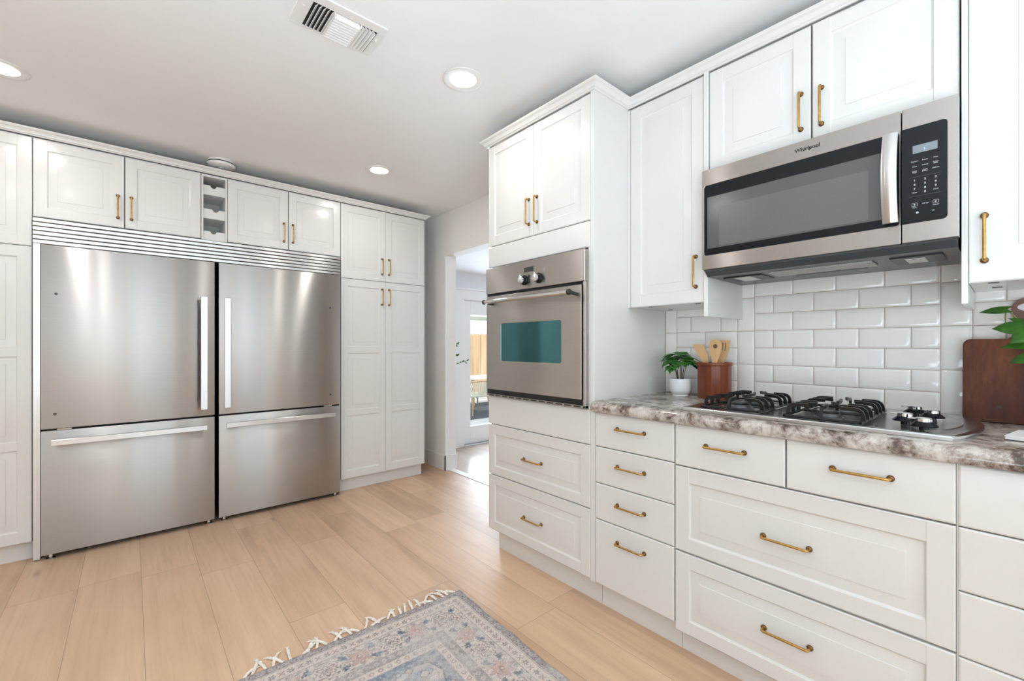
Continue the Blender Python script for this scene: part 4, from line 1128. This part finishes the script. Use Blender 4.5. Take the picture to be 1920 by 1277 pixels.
mb = MB()
def ppt(y, z, d): return Vector((2.128 + 0.010 * (z - ZC) / 0.4 + d, y, z))
cy, cz = -0.0605, 1.292
outer = []
for k in range(48):
    a = 2 * math.pi * k / 48
    outer.append((a, (cy + 0.0630 * math.cos(a), cz + 0.036 * math.sin(a))))
hole = [(cy + 0.0500 * math.cos(a), cz + 0.002 + 0.0175 * math.sin(a)) for a, _ in outer]
Lp = [[ppt(p, q, 0) for _, (p, q) in outer], [ppt(p, q, 0) for p, q in hole], [ppt(p, q, 0.015) for p, q in hole], [ppt(p, q, 0.015) for _, (p, q) in outer]]
Lp.append(Lp[0]); mb.loft(Lp, False, False)
pts = [(cy - 0.060, 1.277), (cy + 0.060, 1.277), (cy + 0.0575, 1.262), (cy + 0.056, 1.235), (cy + 0.062, 1.20), (cy + 0.10, 1.17), (cy + 0.12, 1.14), (cy + 0.12, ZC + 0.001), (cy - 0.12, ZC + 0.001), (cy - 0.12, 1.14), (cy - 0.10, 1.17), (cy - 0.062, 1.20), (cy - 0.056, 1.235), (cy - 0.0575, 1.262)]
mb.loft([[ppt(p, q, 0.0005) for p, q in pts], [ppt(p, q, 0.0145) for p, q in pts]])
mb.build('body', M['walnut'], t)
# trailing plant, mostly outside the frame
QX, QY = 1.97, -0.115
t = thing('potted_plant', (QX, QY, ZC), 'glossy pointed green leaves of a plant in front of the cutting board', 'plant')
MB().lathe([(0.045, 0), (0.055, 0.01), (0.062, 0.11), (0.058, 0.112), (0.05, 0.09), (0.001, 0.085)], (QX, QY, ZC), n=36).build('pot', M['ceramic'], t, angle=50)
lv = [((1.985, 0.010, 1.280), (0.0, 1.0, -0.02), 0.060, 0.030, 0.25),
      ((1.975, -0.028, 1.240), (0.0, 1.0, 0.40), 0.040, 0.018, 0.2),
      ((1.945, -0.020, 1.224), (-0.1, 1.0, 0.02), 0.062, 0.050, 0.2),
      ((1.925, -0.040, 1.215), (-0.35, 0.75, -0.55), 0.062, 0.052, 0.3),
      ((1.950, -0.040, 1.178), (-0.1, 1.0, -0.12), 0.066, 0.034, 0.25),
      ((1.945, -0.040, 1.140), (-0.1, 1.0, -0.30), 0.052, 0.036, 0.35),
      ((1.93, -0.10, 1.20), (-0.6, 0.4, 0.1), 0.07, 0.05, 0.5), ((2.0, -0.16, 1.22), (0.2, -0.8, 0.1), 0.08, 0.05, 0.5), ((1.92, -0.17, 1.15), (-0.7, -0.5, 0), 0.08, 0.05, 0.5), ((1.97, -0.12, 1.26), (-0.4, 0.1, 0.4), 0.07, 0.045, 0.4)]
lf = MB(); st = MB()
for b, d, L_, Wd, bd in lv:
    upv = Vector((-0.75, 0.0, 0.66)) if b[1] > -0.09 else Vector((0, 0, 1))
    blade(lf, b, d, upv, L_, Wd, 'heart', bd, 0.06, 0, 16, 5)
    root = Vector((QX + (b[0] - QX) * 0.2, QY + 0.01, ZC + 0.09)); bb = Vector(b)
    st.tube([root, root.lerp(bb, 0.5) + Vector((0, -0.01, 0.03)), bb], [0.003, 0.0024, 0.0018], 6)
lf.build('foliage', M['leaf2'], t, angle=70); st.build('stem', M['greenstem'], t)
st = MB(); st.tube([(1.985, 0.012, 1.281), (1.985, 0.014, 1.255), (1.980, 0.013, 1.235), (1.975, -0.03, 1.215)], 0.0016, 6); st.build('stem', M['greenstem'], t)
t = thing('closed_book', (1.80, -0.10, ZC), 'thin white closed book with a dark underside on the countertop', 'book')
def bookpts(s): return [Vector((1.722 + 0.0, 0.013 + 0.0, 0)), Vector((1.86, -0.011, 0)), Vector((1.82, -0.225, 0)), Vector((1.682, -0.20, 0))]
P0 = [(1.713, 0.014), (1.860, -0.012), (1.82, -0.225), (1.675, -0.20)]
def lay(z0, z1, k): 
    cxm, cym = 1.767, -0.106
    return [[Vector((cxm + (x - cxm) * k, cym + (y - cym) * k, z)) for x, y in P0] for z in (z0, z1)]
mb = MB(); mb.loft(lay(ZC + 0.0005, ZC + 0.003, 1.0)); mb.build('back_cover', M['greyplastic'], t, False)
mb = MB(); mb.loft(lay(ZC + 0.003, ZC + 0.0095, 0.985)); mb.build('pages', M['paper'], t, False)
mb = MB(); mb.loft(lay(ZC + 0.0095, ZC + 0.012, 1.0)); mb.build('front_cover', M['paper'], t, False)

# ------------------------------------------------------------------ rug
def srgb(r, g, b):
    f = lambda c: (c / 255 / 12.92) if c / 255 <= 0.04045 else ((c / 255 + 0.055) / 1.055) ** 2.4
    return np.array([f(r), f(g), f(b)])
def rug():
    Wd, Ln = 0.905, 1.52; step = 0.0028
    nx, ny = int(Wd / step) + 1, int(Ln / step) + 1
    xs = np.linspace(0, Wd, nx); ys = np.linspace(0, Ln, ny)     # x: from the cooktop-side edge inwards, y: from the far fringed end
    Xg, Yg = np.meshgrid(xs, ys)
    rng = np.random.RandomState(5)
    def vnoise(s, seed, oct_=3, ax=1.0, ay=1.0):
        r = np.random.RandomState(seed); out = np.zeros_like(Xg); amp = 1.0; tot = 0
        for o in range(oct_):
            gsz = (int(Ln * s * ay) + 3, int(Wd * s * ax) + 3); g = r.rand(*gsz)
            fx = Xg * s * ax; fy = Yg * s * ay; ix = fx.astype(int); iy = fy.astype(int); tx = fx - ix; ty = fy - iy
            tx = tx * tx * (3 - 2 * tx); ty = ty * ty * (3 - 2 * ty)
            v = (g[iy, ix] * (1 - tx) + g[iy, ix + 1] * tx) * (1 - ty) + (g[iy + 1, ix] * (1 - tx) + g[iy + 1, ix + 1] * tx) * ty
            out += v * amp; tot += amp; amp *= 0.55; s *= 2.1
        return out / tot
    beige = srgb(206, 193, 184); dark = srgb(122, 118, 122); blue = srgb(108, 127, 146); pale = srgb(180, 184, 187); pink = srgb(192, 166, 156); ink = srgb(84, 90, 104); brown = srgb(134, 116, 114)
    C = np.tile(beige, (ny, nx, 1))
    def put(mask, col, a=1.0):
        a_ = (mask * a)[..., None] if mask.dtype != bool else (mask.astype(float) * a)[..., None]
        C[:] = C * (1 - a_) + col * a_
    dR, dL, dF, dN = Xg, Wd - Xg, Yg, Ln - Yg
    D = np.minimum.reduce([dR, dL, dF, dN])
    along = np.where((D == dR) | (D == dL), Yg, Xg)
    n1 = vnoise(9, 1); n2 = vnoise(60, 2, 2); n3 = vnoise(5, 3)
    def band(a, b): return (D >= a) & (D < b)
    def cell(p, off=0.0): return ((along + off) % p) - p / 2
    # outer edge: dark, scalloped
    put(band(0, 0.032), dark, 0.80)
    s = cell(0.022); put(band(0.0, 0.032) & ((s ** 2 + (D - 0.017) ** 2) < 0.0085 ** 2), beige, 0.42); put(band(0.0, 0.032) & ((s ** 2 + (D - 0.017) ** 2) < 0.0045 ** 2), ink, 0.7)
    put(band(0.032, 0.036), beige)
    put(band(0.036, 0.039), ink, 0.55)
    # narrow guard with crosses and florets
    s = cell(0.062); c = D - 0.062
    put(band(0.040, 0.084) & (np.abs(np.abs(s) - np.abs(c)) < 0.0028) & (np.hypot(s, c) < 0.014), brown, 0.8)
    s2 = cell(0.062, 0.031); rr = np.hypot(s2, c); th = np.arctan2(c, s2)
    put(band(0.040, 0.084) & (rr < 0.0105 + 0.004 * np.cos(6 * th)) & (rr > 0.003), dark, 0.75)
    put(band(0.085, 0.0885), ink, 0.75)
    # main border
    cv = vnoise(34, 21, 2); lines = np.abs(((cv * 9) % 1) - 0.5) < 0.10
    cv2 = vnoise(70, 22, 1); dots = cv2 > 0.74
    put(band(0.0885, 0.205) & lines, brown, 0.42); put(band(0.0885, 0.205) & dots, blue * 0.8, 0.45)
    m = band(0.0885, 0.205); c = D - 0.147
    per = 0.235
    s = cell(per, 0.06); r0 = np.hypot(s, c); th = np.arctan2(c, s)
    tri = np.abs(((th * 8 / (2 * np.pi)) % 1) - 0.5) * 2
    starR = 0.026 + 0.024 * tri
    put(m & (r0 < starR + 0.004), ink, 0.5); put(m & (r0 < starR), pink, 0.9); put(m & (r0 < 0.012), brown, 0.45); put(m & (r0 < 0.006), beige, 0.8)
    s = cell(per, 0.06 + per / 2); r1 = np.hypot(s, c); th = np.arctan2(c, s)
    put(m & (r1 < 0.047), beige, 0.8)
    fl = m & (r1 < 0.043 + 0.006 * np.cos(8 * th)) & (np.sin(r1 * 330 + 2.6 * np.cos(6 * th) + 0.9 * np.cos(4 * np.sign(s) * th)) > 0.25)
    put(fl, brown * 0.85, 0.80)
    put(m & (np.abs(r1 - 0.047) < 0.0026) & (np.sin(9 * th) > -0.2), dark, 0.7); put(m & (r1 < 0.008), dark, 0.7)
    for off, cc in ((per * 0.25, 0.030), (per * 0.25, -0.030), (per * 0.75, 0.030), (per * 0.75, -0.030)):
        s = cell(per, 0.06 + off); rr = np.hypot(s, c - cc); th = np.arctan2(c - cc, s)
        put(m & (rr < 0.0125 + 0.0035 * np.cos(6 * th)) & (rr > 0.003), blue * 0.8, 0.85)
    for sg in (1, -1):
        s = cell(per, 0.06); a_ = np.abs(s) - 0.052
        put(m & (np.abs(a_) < 0.013) & (np.abs(c * sg - 0.030 - a_ * 0.8) < 0.0085), ink, 0.75)
    s = cell(0.047, 0.01); put(m & (np.hypot(s, np.abs(c) - 0.052) < 0.0045), dark, 0.55)
    put(band(0.205, 0.2085), ink, 0.5)
    # inner guards
    put(band(0.2085, 0.246), dark, 0.62)
    s = cell(0.030); c = D - 0.227; put(band(0.2085, 0.246) & (np.abs(s) + np.abs(c) < 0.012) & (np.abs(s) + np.abs(c) > 0.005), beige, 0.5)
    put(band(0.246, 0.2495), ink, 0.4)
    s = cell(0.034); c = D - 0.265; rr = np.hypot(s, c)
    put(band(0.2495, 0.281) & (rr < 0.010) & (rr > 0.0045), brown, 0.6)
    put(band(0.281, 0.284), ink, 0.45)
    # field
    F = D >= 0.284
    fcol = blue * (1 - n3[..., None]) + pale * n3[..., None]
    strk = vnoise(9, 8, 3, 1.0, 4.5)
    C[F] = (fcol * 0.85 + beige * 0.15)[F]
    put(np.clip((strk - 0.40) * 2.6, 0, 0.72) * F, beige)
    put(F & lines, ink, 0.22); put(F & dots, beige, 0.35)
    put(band(0.2085, 0.246) & lines, beige, 0.30); put(band(0.0, 0.032) & lines, beige, 0.25)
    e = D - 0.284
    zig = np.abs((along % 0.16) - 0.08)
    put(F & (e < 0.035 + 0.35 * zig) & (e > 0.028 + 0.35 * zig), ink, 0.6); put(F & (e < 0.028 + 0.35 * zig), blue * 0.72, 0.45)
    for k in range(46):
        px, py = rng.uniform(0.30, 0.62), rng.uniform(0.30, Ln - 0.3); q = rng.uniform(0.010, 0.022)
        d1 = np.abs(Xg - px) + np.abs(Yg - py)
        put(F & (d1 < q), (pink, beige, pink, pale)[k % 4], 0.75); put(F & (np.abs(d1 - q) < 0.003), ink, 0.45)
    C[:] = C * (0.86 + 0.28 * n2[..., None])
    wash = np.clip((n1 - 0.45) * 2.2, 0, 0.55)
    put(wash, srgb(196, 190, 186), 0.8)
    wear = np.clip((vnoise(120, 33, 1) - 0.52) * 3, 0, 0.5); put(wear, srgb(200, 192, 186), 0.8)
    C[:] = C * (0.88 + 0.24 * rng.rand(ny, nx, 1))
    # geometry
    x_ax = Vector((-0.9991, 0.0418, 0)); y_ax = Vector((-0.0418, -0.9991, 0))
    O = Vector((1.177, 1.732, 0))
    th = 0.0065
    zg = th + 0.0006 * np.sin(Yg * 42) * np.exp(-dR / 0.10) + 0.0009 * vnoise(14, 12)
    base = np.zeros((ny, nx, 3))
    base[..., 0] = O.x + x_ax.x * Xg + y_ax.x * Yg; base[..., 1] = O.y + x_ax.y * Xg + y_ax.y * Yg
    # slightly wavy long edge
    wob = (0.0022 * np.sin(Yg * 19) + 0.0016 * np.sin(Yg * 47 + 1)) * np.exp(-dR / 0.05)
    base[..., 0] += wob; base[..., 2] = zg
    nv = nx * ny
    top = base.reshape(-1, 3)
    bnd = [j for j in range(nx)] + [i * nx + nx - 1 for i in range(1, ny)] + [(ny - 1) * nx + j for j in range(nx - 2, -1, -1)] + [i * nx for i in range(ny - 2, 0, -1)]
    low_ = top[bnd].copy(); low_[:, 2] = 0.0005
    verts = np.vstack([top, low_])
    idx = np.arange(nv).reshape(ny, nx)
    q = np.stack([idx[:-1, :-1], idx[1:, :-1], idx[1:, 1:], idx[:-1, 1:]], -1).reshape(-1, 4)
    nb = len(bnd)
    side = [(bnd[k], bnd[(k + 1) % nb], nv + (k + 1) % nb, nv + k) for k in range(nb)]
    me = bpy.data.meshes.new('rug_weave')
    root = thing('area_rug', (0.74, 1.0, 0), 'faded blue-grey and beige patterned rug with tasselled end on wood floor', 'rug')
    verts = verts - np.array([0.74, 1.0, 0])
    me.from_pydata(verts.tolist(), [], q.tolist() + side)
    ca = me.color_attributes.new('pattern', 'FLOAT_COLOR', 'POINT')
    cols = np.ones((len(verts), 4), dtype=np.float32); cc = C.reshape(-1, 3)
    cols[:nv, :3] = np.clip(cc, 0, 1); cols[nv:, :3] = cc[bnd]
    ca.data.foreach_set('color', cols.ravel())
    me.materials.append(M['rug']); me.shade_smooth()
    bm = bmesh.new(); bm.from_mesh(me); bmesh.ops.recalc_face_normals(bm, faces=bm.faces); bm.to_mesh(me); bm.free()
    o = bpy.data.objects.new('weave', me); COL.objects.link(o); o.parent = root
    # tassels along the far end
    r2 = random.Random(11)
    n = 29
    for k in range(n):
        u = 0.010 + (Wd - 0.02) * (k + 0.5) / n + r2.uniform(-0.007, 0.007)
        b = O + x_ax * u + Vector((0, 0, 0.004))
        ang = r2.gauss(0.18, 0.50); ang = max(-1.15, min(1.15, ang))
        if k % 9 == 4: ang = r2.choice((-1.2, 1.2))
        dirv = (-y_ax * math.cos(ang) + x_ax * math.sin(-ang))
        ln = r2.uniform(0.048, 0.072); curl = r2.uniform(-0.9, 0.9)
        mb = MB()
        perp = Vector((-dirv.y, dirv.x, 0))
        # knotted cord: braided neck, a knot and loose ends
        pts = []
        for i in range(7):
            s = i / 6; pts.append(b + dirv * (ln * s) + perp * (curl * ln * 0.30 * s * s) + Vector((0, 0, 0.0012 + 0.003 * math.sin(math.pi * s))))
        for st_ in range(3):
            a0 = st_ * 2.094
            pp = [p + perp * (0.0029 * math.cos(a0 + i * 1.5)) + Vector((0, 0, 0.0024 * math.sin(a0 + i * 1.5))) for i, p in enumerate(pts)]
            mb.tube(pp, [0.0030, 0.0031, 0.0032, 0.0032, 0.0032, 0.0030, 0.0024], 6)
        e = pts[-1]; dl = (pts[-1] - pts[-2]).normalized()
        mb.lathe([(0.0010, -0.007), (0.0056, -0.004), (0.0066, 0.0), (0.0056, 0.004), (0.0010, 0.007)], pts[4], (pts[5] - pts[3]), 10)
        for q_ in range(6):
            f = dl + perp * r2.uniform(-0.55, 0.55)
            mb.tube([e - dl * 0.004, e + f * 0.008, e + f * r2.uniform(0.012, 0.020)], [0.0022, 0.0020, 0.0014], 5)
        bmv = mb.bm
        for v in bmv.verts: v.co.z = max(v.co.z, 0.0006)
        mb.build('tassel', M['cotton'], root, angle=70)
    return root
rug()

# ------------------------------------------------------------------ far room plant and things outdoors
t = thing('potted_tree', (2.72, 4.45, FAR_FLOOR), 'thin-branched indoor plant peeking out behind the doorway jamb', 'plant')
MB().lathe([(0.10, 0), (0.12, 0.02), (0.15, 0.28), (0.14, 0.285), (0.13, 0.25), (0.001, 0.24)], (2.72, 4.45, FAR_FLOOR), n=32).build('pot', M['ceramic'], t)
st = MB()
st.tube([(2.72, 4.45, 0.04), (2.74, 4.44, 0.5), (2.72, 4.45, 0.9), (2.75, 4.43, 1.25)], [0.010, 0.008, 0.006, 0.003], 8)
br = [((2.735, 4.44, 0.85), (3.10, 4.40, 0.985)), ((2.73, 4.44, 1.0), (2.965, 4.40, 1.20)), ((2.74, 4.44, 0.55), (2.93, 4.41, 0.72)), ((2.73, 4.44, 0.95), (2.96, 4.41, 1.05)), ((2.73, 4.44, 0.7), (2.45, 4.5, 0.95)), ((2.73, 4.44, 1.0), (2.5, 4.5, 1.3))]
lf = MB(); r3 = random.Random(4)
for a, b in br:
    a, b = Vector(a), Vector(b); mid = a.lerp(b, 0.55) + Vector((0, 0, 0.025)); st.tube([a, mid, b], [0.0035, 0.0028, 0.0016], 6)
    for s in (0.45, 0.62, 0.74, 0.84, 0.93, 1.0):
        if r3.random() < 0.2: continue
        p = (a.lerp(mid, s / 0.55) if s < 0.55 else mid.lerp(b, (s - 0.55) / 0.45))
        d = (b - a).normalized() + Vector((r3.uniform(-.5, .5), r3.uniform(-.5, .5), r3.uniform(-1.0, 0.8)))
        blade(lf, p, d, (r3.uniform(-.4, .4), -1, 0.5), r3.uniform(0.035, 0.055), r3.uniform(0.014, 0.024), 'oval', 0.3, 0.05, 0, 8, 2)
st.build('branch', M['greenstem'], t); lf.build('foliage', M['leaf2'], t, angle=70)

t = thing('wooden_fence', (8.0, 10.9, PG), 'sunlit cedar board fence with dog-eared tops beyond the patio', 'fence')
bx = 6.2; k = 0
while bx < 10.4:
    w = 0.138; zt = 1.545 + r3.uniform(-0.012, 0.012); yo = 10.9 + r3.uniform(-0.004, 0.004)
    mb = MB(); pts = [(bx, PG + 0.03), (bx + w, PG + 0.03), (bx + w, zt - 0.03), (bx + w - 0.03, zt), (bx + 0.03, zt), (bx, zt - 0.03)]
    mb.prism(pts, lambda p, q, d: Vector((p, yo + d, q)), 0, 0.018); mb.build('board', M['fence'], t, False)
    bx += w + 0.005; k += 1
mb = MB()
for z in (0.0, 0.6, 1.2): mb.box(6.2, 10.4, 10.92, 10.96, z, z + 0.09)
mb.build('rail', M['fence'], t, False)
OC = Vector((5.80, 7.9, PG + 0.0125))
t = thing('patio_chair', OC, 'woven rope patio chair with angled wooden legs seen through the glass door', 'chair')
seatz = PG + 0.40
cxx, cyy = OC.x, OC.y
for sx, sy in ((-1, -1), (1, -1), (-1, 1), (1, 1)):
    mb = MB(); mb.tube([(cxx + sx * 0.20, cyy + sy * 0.20, seatz), (cxx + sx * 0.26, cyy + sy * 0.25, PG + 0.0125)], [0.020, 0.014], 10); mb.build('leg', M['teak'], t)
mb = MB(); mb.box(cxx - 0.25, cxx + 0.25, cyy - 0.24, cyy + 0.24, seatz, seatz + 0.07, 0.03, 3); mb.build('seat', M['rope'], t)
ringp = [Vector((cxx + 0.30 * math.cos(a), cyy + 0.28 * math.sin(a), seatz + 0.36 - 0.09 * (0.5 + 0.5 * math.sin(a)))) for a in [R(180 + 180 * k / 24) for k in range(25)]]
lowp = [Vector((cxx + 0.24 * math.cos(a), cyy + 0.23 * math.sin(a), seatz + 0.05)) for a in [R(180 + 180 * k / 24) for k in range(25)]]
mb = MB(); mb.tube(ringp, 0.018, 8); mb.build('back_rail', M['teak'], t)
mb = MB()
for k in range(0, 22): mb.tube([ringp[k], lowp[min(24, k + 2)]], 0.011, 6)
mb.build('rope_back', M['rope'], t)
t = thing('patio_table', (6.75, 8.7, PG + 0.0115), 'pale patio table behind the rope chair', 'table')
MB().box(6.0, 7.6, 8.30, 9.2, 0.37, 0.41, 0.006).build('tabletop', M['rope'], t)
for x in (6.1, 7.5):
    for y in (8.4, 9.1): MB().box(x - 0.03, x + 0.03, y - 0.03, y + 0.03, PG + 0.0115, 0.37, 0.004).build('leg', M['teak'], t)
tag(MB().box(5.0, 8.2, 7.35, 9.4, PG + 0.0005, PG + 0.010, 0.003).build('outdoor_rug', M['outrug'], None), 'dark blue outdoor rug under the patio chair and table', 'rug')
